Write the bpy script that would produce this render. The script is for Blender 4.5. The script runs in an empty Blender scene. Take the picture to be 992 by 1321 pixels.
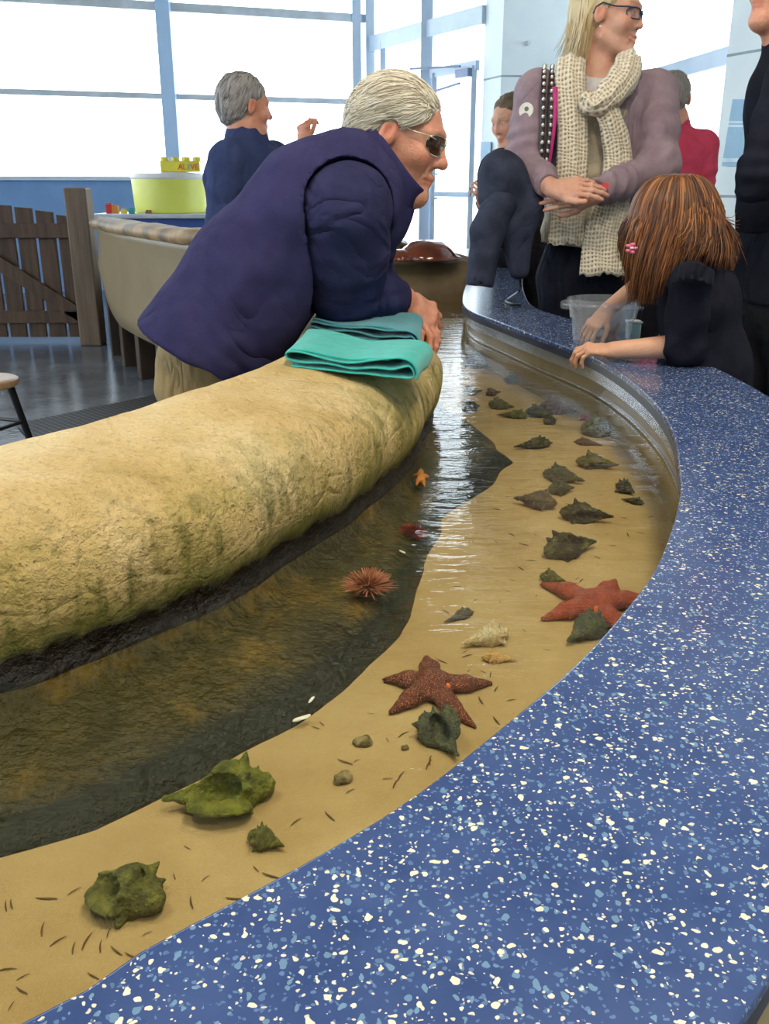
import bpy, bmesh, math, random
import numpy as np
from mathutils import Vector, Matrix, noise as mnoise
SC = bpy.context.scene
COL = SC.collection
PI = math.pi
F = 1180.0
TH = math.radians(19.6)
CZ = 1.10
V = Vector

# ---- survey helpers: turn a sighting (px, py) into a place in the room -------------
def ray(px, py):
    dx = (px - 496) / F
    dy = (660.5 - py) / F
    return V((dx, math.cos(TH) + dy * math.sin(TH), -math.sin(TH) + dy * math.cos(TH)))
def at(px, py, z):
    r = ray(px, py)
    return V((0, 0, CZ)) + r * ((z - CZ) / r.z)
def aty(px, py, Y):
    r = ray(px, py)
    return V((0, 0, CZ)) + r * (Y / r.y)
def mpp(p):
    """metres per sighted pixel at world point p"""
    return (p[1] * math.cos(TH) - (p[2] - CZ) * math.sin(TH)) / F

def lin(c):
    return tuple(((v / 12.92) if v <= 0.04045 else ((v + 0.055) / 1.055) ** 2.4) for v in c)
def hx(r, g, b):
    return lin((r / 255, g / 255, b / 255)) + (1.0,)

# ---- object helpers ------------------------------------------------------------------
def link(o, parent=None):
    COL.objects.link(o)
    if parent is not None:
        o.parent = parent
        o.matrix_parent_inverse = parent.matrix_world.inverted() if False else Matrix.Translation(-V(parent.location))
    return o
def tag(o, label, cat, group=None, kind=None):
    o['label'] = label
    o['category'] = cat
    if group: o['group'] = group
    if kind: o['kind'] = kind
    return o
def thing(name, label, cat, loc=(0, 0, 0), group=None):
    o = bpy.data.objects.new(name, None)
    o.empty_display_size = 0.05
    o.location = loc
    COL.objects.link(o)
    return tag(o, label, cat, group)
def smooth(me, ang=None):
    me.polygons.foreach_set('use_smooth', [True] * len(me.polygons))
    if ang:
        try:
            me.set_sharp_from_angle(angle=math.radians(ang))
        except Exception:
            pass
def from_lists(name, vs, fs, mt=None, parent=None, sm=True, ang=40):
    me = bpy.data.meshes.new(name)
    me.from_pydata([tuple(v) for v in vs], [], [tuple(f) for f in fs])
    me.validate()
    if sm: smooth(me, ang)
    if mt is not None: me.materials.append(mt)
    o = bpy.data.objects.new(name, me)
    link(o, parent)
    return o
def from_bm(name, bm, mt=None, parent=None, sm=True, ang=40):
    bmesh.ops.recalc_face_normals(bm, faces=bm.faces[:])
    me = bpy.data.meshes.new(name)
    bm.to_mesh(me); bm.free()
    if sm: smooth(me, ang)
    if mt is not None: me.materials.append(mt)
    o = bpy.data.objects.new(name, me)
    link(o, parent)
    return o
def bevel(o, w=0.004, seg=2):
    m = o.modifiers.new('bevel', 'BEVEL'); m.width = w; m.segments = seg; m.limit_method = 'ANGLE'
    return o
def bbox_bm(bm, c, s, rz=0.0, M=None):
    r = bmesh.ops.create_cube(bm, size=1.0)
    X = Matrix.Translation(V(c)) @ Matrix.Rotation(rz, 4, 'Z') @ Matrix.Diagonal((s[0], s[1], s[2], 1))
    if M is not None: X = M @ X
    bmesh.ops.transform(bm, matrix=X, verts=r['verts'])
def bar_bm(bm, a, b, w, t, up=V((0, 0, 1))):
    """box section running from a to b, w across, t along 'up'"""
    a, b = V(a), V(b)
    d = (b - a); L = d.length; d.normalize()
    s = d.cross(up)
    if s.length < 1e-4: s = V((1, 0, 0))
    s.normalize(); u = s.cross(d)
    M = Matrix(((s.x, d.x, u.x, 0), (s.y, d.y, u.y, 0), (s.z, d.z, u.z, 0), (0, 0, 0, 1)))
    r = bmesh.ops.create_cube(bm, size=1.0)
    bmesh.ops.transform(bm, matrix=Matrix.Translation((a + b) / 2) @ M @ Matrix.Diagonal((w, L, t, 1)), verts=r['verts'])
def tube_lists(pts, rad, n=8, flat=1.0, up=V((0, 0, 1)), cap=True):
    pts = [V(p) for p in pts]
    vs, fs = [], []
    N = len(pts)
    prev = None
    for i, p in enumerate(pts):
        d = pts[min(i + 1, N - 1)] - pts[max(i - 1, 0)]
        if d.length < 1e-9: d = V((0, 0, 1))
        d.normalize()
        s = d.cross(up) if prev is None else prev - d * prev.dot(d)
        if s.length < 1e-4: s = d.cross(V((1, 0.3, 0)))
        s.normalize(); prev = s
        u = d.cross(s)
        r = rad[i] if hasattr(rad, '__len__') else rad
        for k in range(n):
            a = 2 * PI * k / n
            vs.append(p + s * (math.cos(a) * r) + u * (math.sin(a) * r * flat))
    for i in range(N - 1):
        for k in range(n):
            fs.append((i * n + k, i * n + (k + 1) % n, (i + 1) * n + (k + 1) % n, (i + 1) * n + k))
    if cap:
        fs.append(tuple(range(n - 1, -1, -1)))
        fs.append(tuple((N - 1) * n + k for k in range(n)))
    return vs, fs
def merge_lists(parts):
    VS, FS = [], []
    for vs, fs in parts:
        b = len(VS)
        VS += list(vs)
        FS += [tuple(i + b for i in f) for f in fs]
    return VS, FS
def lathe_lists(prof, n=40, c=(0, 0, 0)):
    vs, fs = [], []
    for r, z in prof:
        for k in range(n):
            a = 2 * PI * k / n
            vs.append((c[0] + r * math.cos(a), c[1] + r * math.sin(a), c[2] + z))
    for i in range(len(prof) - 1):
        for k in range(n):
            fs.append((i * n + k, i * n + (k + 1) % n, (i + 1) * n + (k + 1) % n, (i + 1) * n + k))
    return vs, fs
def catmull(pts, m=8, closed=False):
    P = [V(p) for p in pts]
    out = []
    n = len(P)
    for i in range(n if closed else n - 1):
        if closed:
            p0, p1, p2, p3 = P[i - 1], P[i], P[(i + 1) % n], P[(i + 2) % n]
        else:
            p1, p2 = P[i], P[i + 1]
            p0 = P[i - 1] if i > 0 else p1 * 2 - p2
            p3 = P[i + 2] if i + 2 < n else p2 * 2 - p1
        for k in range(m):
            t = k / m
            out.append(0.5 * ((2 * p1) + (p2 - p0) * t + (2 * p0 - 5 * p1 + 4 * p2 - p3) * t * t + (3 * p1 - p0 - 3 * p2 + p3) * t ** 3))
    if not closed: out.append(P[-1].copy())
    return out
def resample(pts, step):
    out = [pts[0].copy()]
    acc = 0.0
    for a, b in zip(pts[:-1], pts[1:]):
        L = (b - a).length
        while acc + L >= step:
            t = (step - acc) / L
            a = a.lerp(b, t); L = (b - a).length; acc = 0.0
            out.append(a.copy())
        acc += L
    if (pts[-1] - out[-1]).length > step * 0.2: out.append(pts[-1].copy())
    return out
def normals2d(pts, k=1):
    """left-hand normals of a plan path"""
    N = len(pts); out = []
    for i in range(N):
        d = pts[min(i + k, N - 1)] - pts[max(i - k, 0)]
        n = V((-d.y, d.x, 0)); n.normalize(); out.append(n)
    return out

# ---- materials -------------------------------------------------------------------------
def newmat(name):
    m = bpy.data.materials.new(name); m.use_nodes = True
    nt = m.node_tree; nt.nodes.clear()
    out = nt.nodes.new('ShaderNodeOutputMaterial')
    return m, nt, out
class NT:
    def __init__(s, nt): s.nt = nt
    def n(s, typ, **kw):
        x = s.nt.nodes.new(typ)
        for k, v in kw.items():
            if k.startswith('i_'):
                key = k[2:]
                key = int(key) if key.isdigit() else key.replace('_', ' ')
                x.inputs[key].default_value = v
            else:
                setattr(x, k, v)
        return x
    def l(s, a, b): s.nt.links.new(a, b)
    def mixc(s, fac, a, b, mode='MIX'):
        x = s.nt.nodes.new('ShaderNodeMix'); x.data_type = 'RGBA'; x.blend_type = mode
        for sock, v in ((x.inputs[0], fac), (x.inputs[6], a), (x.inputs[7], b)):
            if hasattr(v, 'is_linked'): s.l(v, sock)
            else: sock.default_value = v
        return x.outputs[2]
    def math(s, op, a, b=None, c=None, clamp=False):
        x = s.nt.nodes.new('ShaderNodeMath'); x.operation = op; x.use_clamp = clamp
        for i, v in enumerate((a, b, c)):
            if v is None: continue
            if hasattr(v, 'is_linked'): s.l(v, x.inputs[i])
            else: x.inputs[i].default_value = v
        return x.outputs[0]
    def ramp(s, fac, stops):
        x = s.nt.nodes.new('ShaderNodeValToRGB')
        e = x.color_ramp.elements
        while len(e) < len(stops): e.new(0.5)
        for q, (p, c) in zip(e, stops):
            q.position = p; q.color = c if len(c) == 4 else tuple(c) + (1,)
        s.l(fac, x.inputs[0])
        return x.outputs[0]
    def noise(s, scale, detail=4, rough=0.55, co=None, dist=0.0):
        x = s.n('ShaderNodeTexNoise'); x.inputs['Scale'].default_value = scale
        x.inputs['Detail'].default_value = detail; x.inputs['Roughness'].default_value = rough
        x.inputs['Distortion'].default_value = dist
        if co is not None: s.l(co, x.inputs['Vector'])
        return x.outputs['Fac']
    def coord(s, kind='Object', scale=None):
        c = s.n('ShaderNodeTexCoord').outputs[kind]
        if scale:
            m = s.n('ShaderNodeMapping'); m.inputs['Scale'].default_value = scale
            s.l(c, m.inputs['Vector']); c = m.outputs['Vector']
        return c
def mat(name, c1, c2=None, scale=30.0, rough=0.6, bump=0.0, bscale=None, metal=0.0, stretch=None, spec=0.5, attr=None, detail=4, sheen=0.0, trans=0.0, lo=0.35, hi=0.65, coat=0.0, sss=0.0):
    m, nt, out = newmat(name); g = NT(nt)
    b = g.n('ShaderNodeBsdfPrincipled')
    b.inputs['Roughness'].default_value = rough
    b.inputs['Metallic'].default_value = metal
    b.inputs['Specular IOR Level'].default_value = spec
    b.inputs['Sheen Weight'].default_value = sheen
    b.inputs['Transmission Weight'].default_value = trans
    b.inputs['Coat Weight'].default_value = coat
    if sss:
        b.inputs['Subsurface Weight'].default_value = sss
        b.inputs['Subsurface Radius'].default_value = (0.012, 0.005, 0.003)
        b.inputs['Subsurface Scale'].default_value = 1.0
    co = g.coord('Object', stretch)
    f = g.noise(scale, detail, co=co)
    c2 = c2 if c2 is not None else tuple(v * 0.8 for v in c1[:3]) + (1,)
    col = g.ramp(f, [(lo, c2), (hi, c1)])
    if attr:
        a = g.n('ShaderNodeAttribute', attribute_name=attr)
        col = g.mixc(1.0, a.outputs['Color'], col, 'MULTIPLY')
    g.l(col, b.inputs['Base Color'])
    if bump:
        h = g.noise(bscale or scale, 4, co=co)
        bn = g.n('ShaderNodeBump'); bn.inputs['Strength'].default_value = 1.0
        bn.inputs['Distance'].default_value = bump
        g.l(h, bn.inputs['Height']); g.l(bn.outputs[0], b.inputs['Normal'])
    g.l(b.outputs[0], out.inputs[0])
    return m
def glassy(name, tint=(1, 1, 1, 1), ior=1.45, rough=0.0, ripple=0.0, haze=0.0, hazecol=(1, 1, 1, 1)):
    m, nt, out = newmat(name); g = NT(nt)
    t = g.n('ShaderNodeBsdfTransparent'); t.inputs[0].default_value = tint
    gl = g.n('ShaderNodeBsdfGlossy'); gl.inputs['Roughness'].default_value = rough
    fr = g.n('ShaderNodeFresnel'); fr.inputs[0].default_value = ior
    mx = g.n('ShaderNodeMixShader')
    base = t.outputs[0]
    if haze:
        df = g.n('ShaderNodeBsdfDiffuse'); df.inputs[0].default_value = hazecol
        tl = g.n('ShaderNodeBsdfTranslucent'); tl.inputs[0].default_value = hazecol
        m1 = g.n('ShaderNodeMixShader', i_0=0.5); g.l(df.outputs[0], m1.inputs[1]); g.l(tl.outputs[0], m1.inputs[2])
        m2 = g.n('ShaderNodeMixShader', i_0=haze); g.l(base, m2.inputs[1]); g.l(m1.outputs[0], m2.inputs[2])
        base = m2.outputs[0]
    if ripple:
        co = g.coord('Object', (1.0, 2.6, 1.0))
        h1 = g.noise(9.0, 2, co=co, dist=0.6)
        h2 = g.noise(34.0, 2, co=co, dist=0.4)
        h = g.math('ADD', h1, g.math('MULTIPLY', h2, 0.30))
        bn = g.n('ShaderNodeBump'); bn.inputs['Strength'].default_value = 1.0; bn.inputs['Distance'].default_value = ripple
        g.l(h, bn.inputs['Height']); g.l(bn.outputs[0], gl.inputs['Normal']); g.l(bn.outputs[0], fr.inputs['Normal'])
    geo = g.n('ShaderNodeNewGeometry')
    g.l(g.math('MULTIPLY', fr.outputs[0], g.math('SUBTRACT', 1.0, geo.outputs['Backfacing'])), mx.inputs[0]); g.l(base, mx.inputs[1]); g.l(gl.outputs[0], mx.inputs[2])
    g.l(mx.outputs[0], out.inputs[0])
    return m

# ---- signed-distance modelling: organic shapes grown as ONE continuous surface ----------
class SDF:
    def __init__(s, lo, hi, h):
        s.lo = np.array(lo, float); s.h = h
        n = np.ceil((np.array(hi, float) - s.lo) / h).astype(int) + 1
        s.n = n
        s.ax = [s.lo[i] + h * np.arange(n[i]) for i in range(3)]
        s.d = np.full(tuple(n), 9.0, np.float32)
    def _reg(s, bmin, bmax, m):
        a = np.clip(np.floor((np.array(bmin) - m - s.lo) / s.h).astype(int), 0, s.n)
        b = np.clip(np.ceil((np.array(bmax) + m - s.lo) / s.h).astype(int) + 1, 0, s.n)
        if np.any(b - a < 1): return None, None
        sl = tuple(slice(a[i], b[i]) for i in range(3))
        X, Y, Z = np.meshgrid(s.ax[0][sl[0]], s.ax[1][sl[1]], s.ax[2][sl[2]], indexing='ij', sparse=True)
        return sl, (X, Y, Z)
    def _put(s, sl, e, k, sub):
        d = s.d[sl]
        e = e.astype(np.float32)
        if sub:
            if k > 0:
                hh = np.maximum(k - np.abs(d + e), 0) / k
                s.d[sl] = np.maximum(d, -e) + hh * hh * k * 0.25
            else:
                s.d[sl] = np.maximum(d, -e)
        else:
            if k > 0:
                hh = np.maximum(k - np.abs(d - e), 0) / k
                s.d[sl] = np.minimum(d, e) - hh * hh * k * 0.25
            else:
                s.d[sl] = np.minimum(d, e)
    def cone(s, a, b, r1, r2=None, k=0.01, sub=False):
        r2 = r1 if r2 is None else r2
        a = np.array(a, float); b = np.array(b, float); R = max(r1, r2)
        sl, g = s._reg(np.minimum(a, b) - R, np.maximum(a, b) + R, k + 3 * s.h)
        if sl is None: return
        X, Y, Z = g
        ba = b - a; L2 = float(ba @ ba) + 1e-12
        px, py, pz = X - a[0], Y - a[1], Z - a[2]
        t = np.clip((px * ba[0] + py * ba[1] + pz * ba[2]) / L2, 0, 1)
        d = np.sqrt((px - t * ba[0]) ** 2 + (py - t * ba[1]) ** 2 + (pz - t * ba[2]) ** 2) - (r1 + (r2 - r1) * t)
        s._put(sl, d, k, sub)
    def ball(s, c, r, k=0.01, sub=False): s.cone(c, c, r, r, k, sub)
    def ell(s, c, rad, R=None, k=0.01, sub=False):
        c = np.array(c, float); rad = np.array(rad, float)
        Rm = max(rad)
        sl, g = s._reg(c - Rm, c + Rm, k + 3 * s.h)
        if sl is None: return
        X, Y, Z = g
        p = [X - c[0], Y - c[1], Z - c[2]]
        if R is not None:
            R = np.array([[R[i][j] for j in range(3)] for i in range(3)], float)
            p = [p[0] * R[0, j] + p[1] * R[1, j] + p[2] * R[2, j] for j in range(3)]
        k0 = np.sqrt((p[0] / rad[0]) ** 2 + (p[1] / rad[1]) ** 2 + (p[2] / rad[2]) ** 2)
        k1 = np.sqrt((p[0] / rad[0] ** 2) ** 2 + (p[1] / rad[1] ** 2) ** 2 + (p[2] / rad[2] ** 2) ** 2) + 1e-9
        s._put(sl, k0 * (k0 - 1.0) / k1, k, sub)
    def econe(s, a, b, w1, t1, w2, t2, side, k=0.01, sub=False):
        """limb or trunk segment with an elliptic section: half-width w along 'side', half-thickness t across"""
        a = np.array(a, float); b = np.array(b, float)
        ba = b - a; L = np.linalg.norm(ba); ax = ba / L
        sd = np.array(side, float); sd = sd - ax * (sd @ ax); sd /= np.linalg.norm(sd)
        th = np.cross(ax, sd)
        R = max(w1, w2, t1, t2)
        sl, g = s._reg(np.minimum(a, b) - R, np.maximum(a, b) + R, k + 3 * s.h)
        if sl is None: return
        X, Y, Z = g
        px, py, pz = X - a[0], Y - a[1], Z - a[2]
        u = px * ax[0] + py * ax[1] + pz * ax[2]
        t = np.clip(u / L, 0, 1)
        ex = u - t * L
        w = w1 + (w2 - w1) * t; q = t1 + (t2 - t1) * t
        mn = np.minimum(w, q)
        p0 = (px * sd[0] + py * sd[1] + pz * sd[2]) / w
        p1 = (px * th[0] + py * th[1] + pz * th[2]) / q
        p2 = ex / mn
        k0 = np.sqrt(p0 ** 2 + p1 ** 2 + p2 ** 2)
        k1 = np.sqrt((p0 / w) ** 2 + (p1 / q) ** 2 + (p2 / mn) ** 2) + 1e-9
        s._put(sl, k0 * (k0 - 1) / k1, k, sub)
    def plane(s, p, n, k=0.0):
        """cut away everything on the +n side"""
        p = np.array(p, float); n = np.array(n, float); n /= np.linalg.norm(n)
        X, Y, Z = np.meshgrid(*s.ax, indexing='ij', sparse=True)
        e = ((X - p[0]) * n[0] + (Y - p[1]) * n[1] + (Z - p[2]) * n[2]).astype(np.float32)
        if k > 0:
            hh = np.maximum(k - np.abs(s.d - e), 0) / k
            s.d = np.maximum(s.d, e) + hh * hh * k * 0.25
        else:
            s.d = np.maximum(s.d, e)
    def nets(s):
        d = s.d
        # close the grid border
        for i in range(3):
            ix = [slice(None)] * 3
            ix[i] = 0; d[tuple(ix)] = np.maximum(d[tuple(ix)], s.h * 0.2)
            ix[i] = -1; d[tuple(ix)] = np.maximum(d[tuple(ix)], s.h * 0.2)
        ins = d < 0
        nx, ny, nz = (s.n - 1)
        c = np.zeros((nx, ny, nz), np.uint8)
        for i in (0, 1):
            for j in (0, 1):
                for k in (0, 1):
                    c += ins[i:i + nx, j:j + ny, k:k + nz]
        act = np.argwhere((c > 0) & (c < 8))
        idx = np.full((nx, ny, nz), -1, np.int32)
        idx[act[:, 0], act[:, 1], act[:, 2]] = np.arange(len(act))
        acc = np.zeros((len(act), 3)); cnt = np.zeros(len(act))
        corners = [(i, j, k) for i in (0, 1) for j in (0, 1) for k in (0, 1)]
        val = {q: d[act[:, 0] + q[0], act[:, 1] + q[1], act[:, 2] + q[2]].astype(float) for q in corners}
        for a in corners:
            for ax in range(3):
                if a[ax]: continue
                b = list(a); b[ax] = 1; b = tuple(b)
                va, vb = val[a], val[b]
                m = (va < 0) != (vb < 0)
                t = np.where(m, va / np.where(m, va - vb, 1), 0)
                p = np.tile(np.array(a, float), (len(act), 1)); p[:, ax] += t
                acc += p * m[:, None]; cnt += m
        verts = s.lo + (act + acc / cnt[:, None]) * s.h
        faces = []
        for ax in range(3):
            o1, o2 = [(1, 2), (2, 0), (0, 1)][ax]
            sl0 = [slice(None)] * 3; sl1 = [slice(None)] * 3
            sl0[ax] = slice(0, -1); sl1[ax] = slice(1, None)
            A = ins[tuple(sl0)]; B = ins[tuple(sl1)]
            e = np.argwhere(A != B)
            e = e[(e[:, o1] > 0) & (e[:, o2] > 0) & (e[:, o1] < s.n[o1] - 1) & (e[:, o2] < s.n[o2] - 1)]
            if not len(e): continue
            flip = A[e[:, 0], e[:, 1], e[:, 2]]
            def ci(da, db):
                q = e.copy(); q[:, o1] -= da; q[:, o2] -= db
                return idx[q[:, 0], q[:, 1], q[:, 2]]
            q = np.stack([ci(1, 1), ci(0, 1), ci(0, 0), ci(1, 0)], 1)
            q[~flip] = q[~flip][:, ::-1]
            faces.append(q)
        return verts, np.concatenate(faces)
def vnormals(v, f):
    n = np.zeros_like(v)
    a = np.cross(v[f[:, 2]] - v[f[:, 0]], v[f[:, 3]] - v[f[:, 1]])
    for i in range(4): np.add.at(n, f[:, i], a)
    return n / (np.linalg.norm(n, axis=1)[:, None] + 1e-12)
def relax(v, f, it=1, lam=0.5):
    for _ in range(it):
        s = np.zeros_like(v); c = np.zeros(len(v))
        for i in range(4):
            j = (i + 1) % 4
            np.add.at(s, f[:, i], v[f[:, j]]); np.add.at(c, f[:, i], 1)
            np.add.at(s, f[:, j], v[f[:, i]]); np.add.at(c, f[:, j], 1)
        v = v + lam * (s / np.maximum(c, 1)[:, None] - v)
    return v
_rng = np.random.default_rng(7)
_LAT = _rng.random((64, 64, 64)).astype(np.float32)
def vnoise(p, scale, off=0.0):
    q = p * np.array(scale) + off
    i = np.floor(q).astype(int); t = q - i; t = t * t * (3 - 2 * t)
    r = 0
    for a in (0, 1):
        for b in (0, 1):
            for c in (0, 1):
                w = (t[:, 0] if a else 1 - t[:, 0]) * (t[:, 1] if b else 1 - t[:, 1]) * (t[:, 2] if c else 1 - t[:, 2])
                r = r + w * _LAT[(i[:, 0] + a) % 64, (i[:, 1] + b) % 64, (i[:, 2] + c) % 64]
    return r * 2 - 1
def sdf_obj(name, S, mt, parent=None, disp=None, paint=None, it=1, base=(1, 1, 1)):
    v, f = S.nets()
    v = relax(v, f, it, 0.4)
    if disp is not None:
        v = v + vnormals(v, f) * disp(v)[:, None]
    me = bpy.data.meshes.new(name)
    me.vertices.add(len(v)); me.vertices.foreach_set('co', v.astype(np.float32).ravel())
    me.loops.add(f.size); me.loops.foreach_set('vertex_index', f.astype(np.int32).ravel())
    me.polygons.add(len(f)); me.polygons.foreach_set('loop_start', np.arange(0, f.size, 4, dtype=np.int32))
    try: me.polygons.foreach_set('loop_total', np.full(len(f), 4, np.int32))
    except Exception: pass
    me.update(calc_edges=True); me.validate()
    smooth(me)
    if paint is not None:
        col = np.tile(np.array(base, float), (len(v), 1))
        for (c, r, rgb, soft) in paint:
            dd = np.linalg.norm((v - np.array(c)) / np.array(r), axis=1)
            w = np.clip((1.0 - dd) / soft, 0, 1)[:, None]
            col = col * (1 - w) + np.array(rgb) * w
        at_ = me.color_attributes.new('Col', 'FLOAT_COLOR', 'POINT')
        at_.data.foreach_set('color', np.concatenate([col, np.ones((len(v), 1))], 1).astype(np.float32).ravel())
    me.materials.append(mt)
    o = bpy.data.objects.new(name, me)
    link(o, parent)
    return o
def frame(fwd, up):
    """columns: right, forward, up"""
    f = V(fwd).normalized(); u = V(up); u = (u - f * u.dot(f)).normalized(); r = f.cross(u)
    return Matrix((r, f, u)).transposed()
# ================= camera, render look, light =========================================
cam = bpy.data.cameras.new('camera'); cam.sensor_fit = 'VERTICAL'; cam.sensor_height = 36.0
cam.lens = 36.0 * F / 1321.0; cam.clip_start = 0.02
co = bpy.data.objects.new('camera', cam); COL.objects.link(co)
co.location = (0, 0, CZ); co.rotation_euler = (PI / 2 - TH, 0, 0)
SC.camera = co
vs_ = SC.view_settings
vs_.view_transform = 'Standard'; vs_.look = 'None'; vs_.gamma = 1.0; vs_.use_curve_mapping = False
vs_.exposure = 0.0
SC.cycles.use_denoising = True
SC.cycles.max_bounces = 10; SC.cycles.transparent_max_bounces = 16; SC.cycles.diffuse_bounces = 3
SC.cycles.glossy_bounces = 4; SC.cycles.caustics_reflective = False; SC.cycles.caustics_refractive = False
SC.cycles.sample_clamp_indirect = 6.0
W = bpy.data.worlds.new('daylight'); SC.world = W; W.use_nodes = True
bg = W.node_tree.nodes['Background']; bg.inputs[0].default_value = (0.86, 0.94, 1.0, 1); bg.inputs[1].default_value = 5.5

def area(name, loc, size, power, col=(1, 1, 1), rot=(0, 0, 0), shape='RECTANGLE', sy=None):
    l = bpy.data.lights.new(name, 'AREA'); l.energy = power; l.color = col; l.shape = shape
    l.size = size; l.size_y = sy or size
    o = bpy.data.objects.new(name, l); o.location = loc; o.rotation_euler = rot; COL.objects.link(o); return o
WARM = (1.0, 0.88, 0.70)
area('ceiling_lamp', (0.55, 0.35, 3.3), 0.5, 46, WARM)
area('ceiling_lamp', (-1.1, 0.9, 3.3), 0.5, 28, WARM)
area('ceiling_lamp', (0.9, 1.8, 3.6), 0.5, 26, WARM)
area('ceiling_lamp', (0.9, -1.2, 3.4), 1.0, 40, (1.0, 0.88, 0.72))

def struct(o):
    o['kind'] = 'structure'; return o
# ================= materials of the room ==============================================
M_wallw = mat('painted_panel', hx(226, 236, 238), hx(218, 230, 234), 3, 0.45)
M_seam = mat('panel_seam', hx(150, 165, 172), None, 8, 0.6)
M_frame = mat('blue_white_metal', hx(206, 222, 240), hx(196, 214, 236), 5, 0.35)
M_bar = mat('grey_glazing_bar', hx(214, 222, 230), None, 5, 0.4)
M_ceil = mat('ceiling_paint', hx(120, 116, 108), None, 3, 0.8)
M_glass = glassy('window_glass', (0.97, 0.99, 1, 1), 1.45)
M_floor = mat('polished_concrete', hx(118, 124, 132), hx(84, 92, 102), 2.6, 0.16, 0.0015, 40, lo=0.3, hi=0.7)

def box_obj(name, c, s, mt, parent=None, bev=0.0, rz=0.0):
    bm = bmesh.new(); bbox_bm(bm, c, s, rz)
    o = from_bm(name, bm, mt, parent, sm=False)
    if bev: bevel(o, bev)
    return o
struct(box_obj('floor', (-0.5, 4.5, -0.05), (16, 17, 0.1), M_floor))
struct(box_obj('ceiling', (-0.5, 4.5, 4.55), (16, 17, 0.1), M_ceil))
struct(box_obj('wall_rear', (-0.5, -3.95, 2.25), (16, 0.1, 4.5), M_wallw))

# ---- window wall along the left and back ------------------------------------------------
LB = V((-0.22, 11.62, 0)); LD = V((-2.86, -1.0, 0)).normalized()       # corner, running to the left
def lp(s, z): p = LB + LD * s; return V((p.x, p.y, z))
def wall_seg(name, a, b, z0, z1, th, mt):
    bm = bmesh.new(); bar_bm(bm, (a.x, a.y, (z0 + z1) / 2), (b.x, b.y, (z0 + z1) / 2), th, z1 - z0)
    return struct(from_bm(name, bm, mt, None, sm=False))
SILL = 1.20
M_sillwall = mat('blue_wall_paint', hx(122, 160, 208), hx(114, 152, 202), 4, 0.5)
wall_seg('wall_back', lp(0, 0), lp(7.8, 0), 0, SILL - 0.04, 0.16, M_sillwall)
wall_seg('trim_1', lp(0, 0), lp(7.8, 0), SILL - 0.04, SILL, 0.24, M_frame)
def sight_s(px, py0=150):
    """where the sight column px meets the left window wall"""
    r = ray(px, py0); t = None
    n = V((-LD.y, LD.x, 0)); t = (LB.dot(n)) / r.dot(n)
    p = r * t; return (p - LB).dot(LD)
s_m = sight_s(221); s_l = sight_s(-200)
win = bpy.data.objects.new('window_1', None); COL.objects.link(win); win['kind'] = 'structure'
def bars(name, segs, mt, parent):
    bm = bmesh.new()
    for a, b, w, t in segs: bar_bm(bm, a, b, w, t)
    return from_bm(name, bm, mt, parent, sm=False)
def zat(px, py, s):
    p = lp(s, 0); r = ray(px, py); t = p.y / r.y; return CZ + r.z * t
sx0 = sight_s(5); sx1 = sight_s(440)
zm0, zm1 = zat(5, 117, sx0), zat(440, 132, sx1)
zu0, zu1 = zat(60, -1, sight_s(60)), zat(440, 22, sx1)
zm = (zm0 + zm1) / 2; zu = (zu0 + zu1) / 2
bars('mullion', [(lp(s_m, SILL), lp(s_m, 4.5), 0.15, 0.17)], mat('mullion_blue', hx(176, 204, 236), hx(168, 198, 232), 4, 0.4), win)
bars('window_frame', [(lp(0.10, SILL), lp(0.10, 4.5), 0.10, 0.12), (lp(7.7, SILL), lp(7.7, 4.5), 0.15, 0.17), (lp(s_m * 2.05, SILL), lp(s_m * 2.05, 4.5), 0.15, 0.17)], M_frame, win)
bars('transom', [(lp(0, zm), lp(7.8, zm), 0.05, 0.055), (lp(0, zu), lp(7.8, zu), 0.06, 0.085), (lp(0, 4.3), lp(7.8, 4.3), 0.06, 0.1)], M_bar, win)
bars('pane', [(lp(0, (SILL + 4.5) / 2), lp(7.8, (SILL + 4.5) / 2), 0.012, 4.5 - SILL)], M_glass, win)

# ---- glazed entrance between the corner and the white pillar -------------------------------
RD = V((0.574, -1.0, 0)).normalized()
RB = LB + V((0.06, -0.02, 0))
def rp(s, z): p = RB + RD * s; return V((p.x, p.y, z))
def sight_r(px):
    r = ray(px, 150); n = V((-RD.y, RD.x, 0)); t = RB.dot(n) / r.dot(n); return (r * t - RB).dot(RD)
w2 = bpy.data.objects.new('window_2', None); COL.objects.link(w2); w2['kind'] = 'structure'
s0, s1, s2, s3 = sight_r(478), sight_r(494), sight_r(549), sight_r(622)
zt = 2.62
bars('window_frame', [(rp(s0, 0), rp(s0, 4.5), 0.1, 0.12), (rp(s1, 0), rp(s1, zt), 0.06, 0.07), (rp(s2, 0), rp(s2, 4.5), 0.12, 0.14),
                      (rp(s0, zt), rp(s3, zt), 0.08, 0.16), (rp(s0, 0.08), rp(s2, 0.08), 0.06, 0.16)], M_frame, w2)
bars('pane', [(rp(s0, 2.25), rp(s3, 2.25), 0.012, 4.5)], M_glass, w2)
dr = bpy.data.objects.new('door_1', None); COL.objects.link(dr); dr['kind'] = 'structure'
bars('door_frame', [(rp(s2 + 0.16, 0), rp(s2 + 0.16, 2.2), 0.05, 0.09), (rp(s3 - 0.16, 0), rp(s3 - 0.16, 2.2), 0.05, 0.09),
                    (rp(s2 + 0.1, 2.2), rp(s3 - 0.1, 2.2), 0.05, 0.09), (rp(s2 + 0.1, 0.12), rp(s3 - 0.1, 0.12), 0.05, 0.2),
                    (rp(s2 + 0.1, 1.02), rp(s3 - 0.1, 1.02), 0.03, 0.05)], M_frame, dr)
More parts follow.
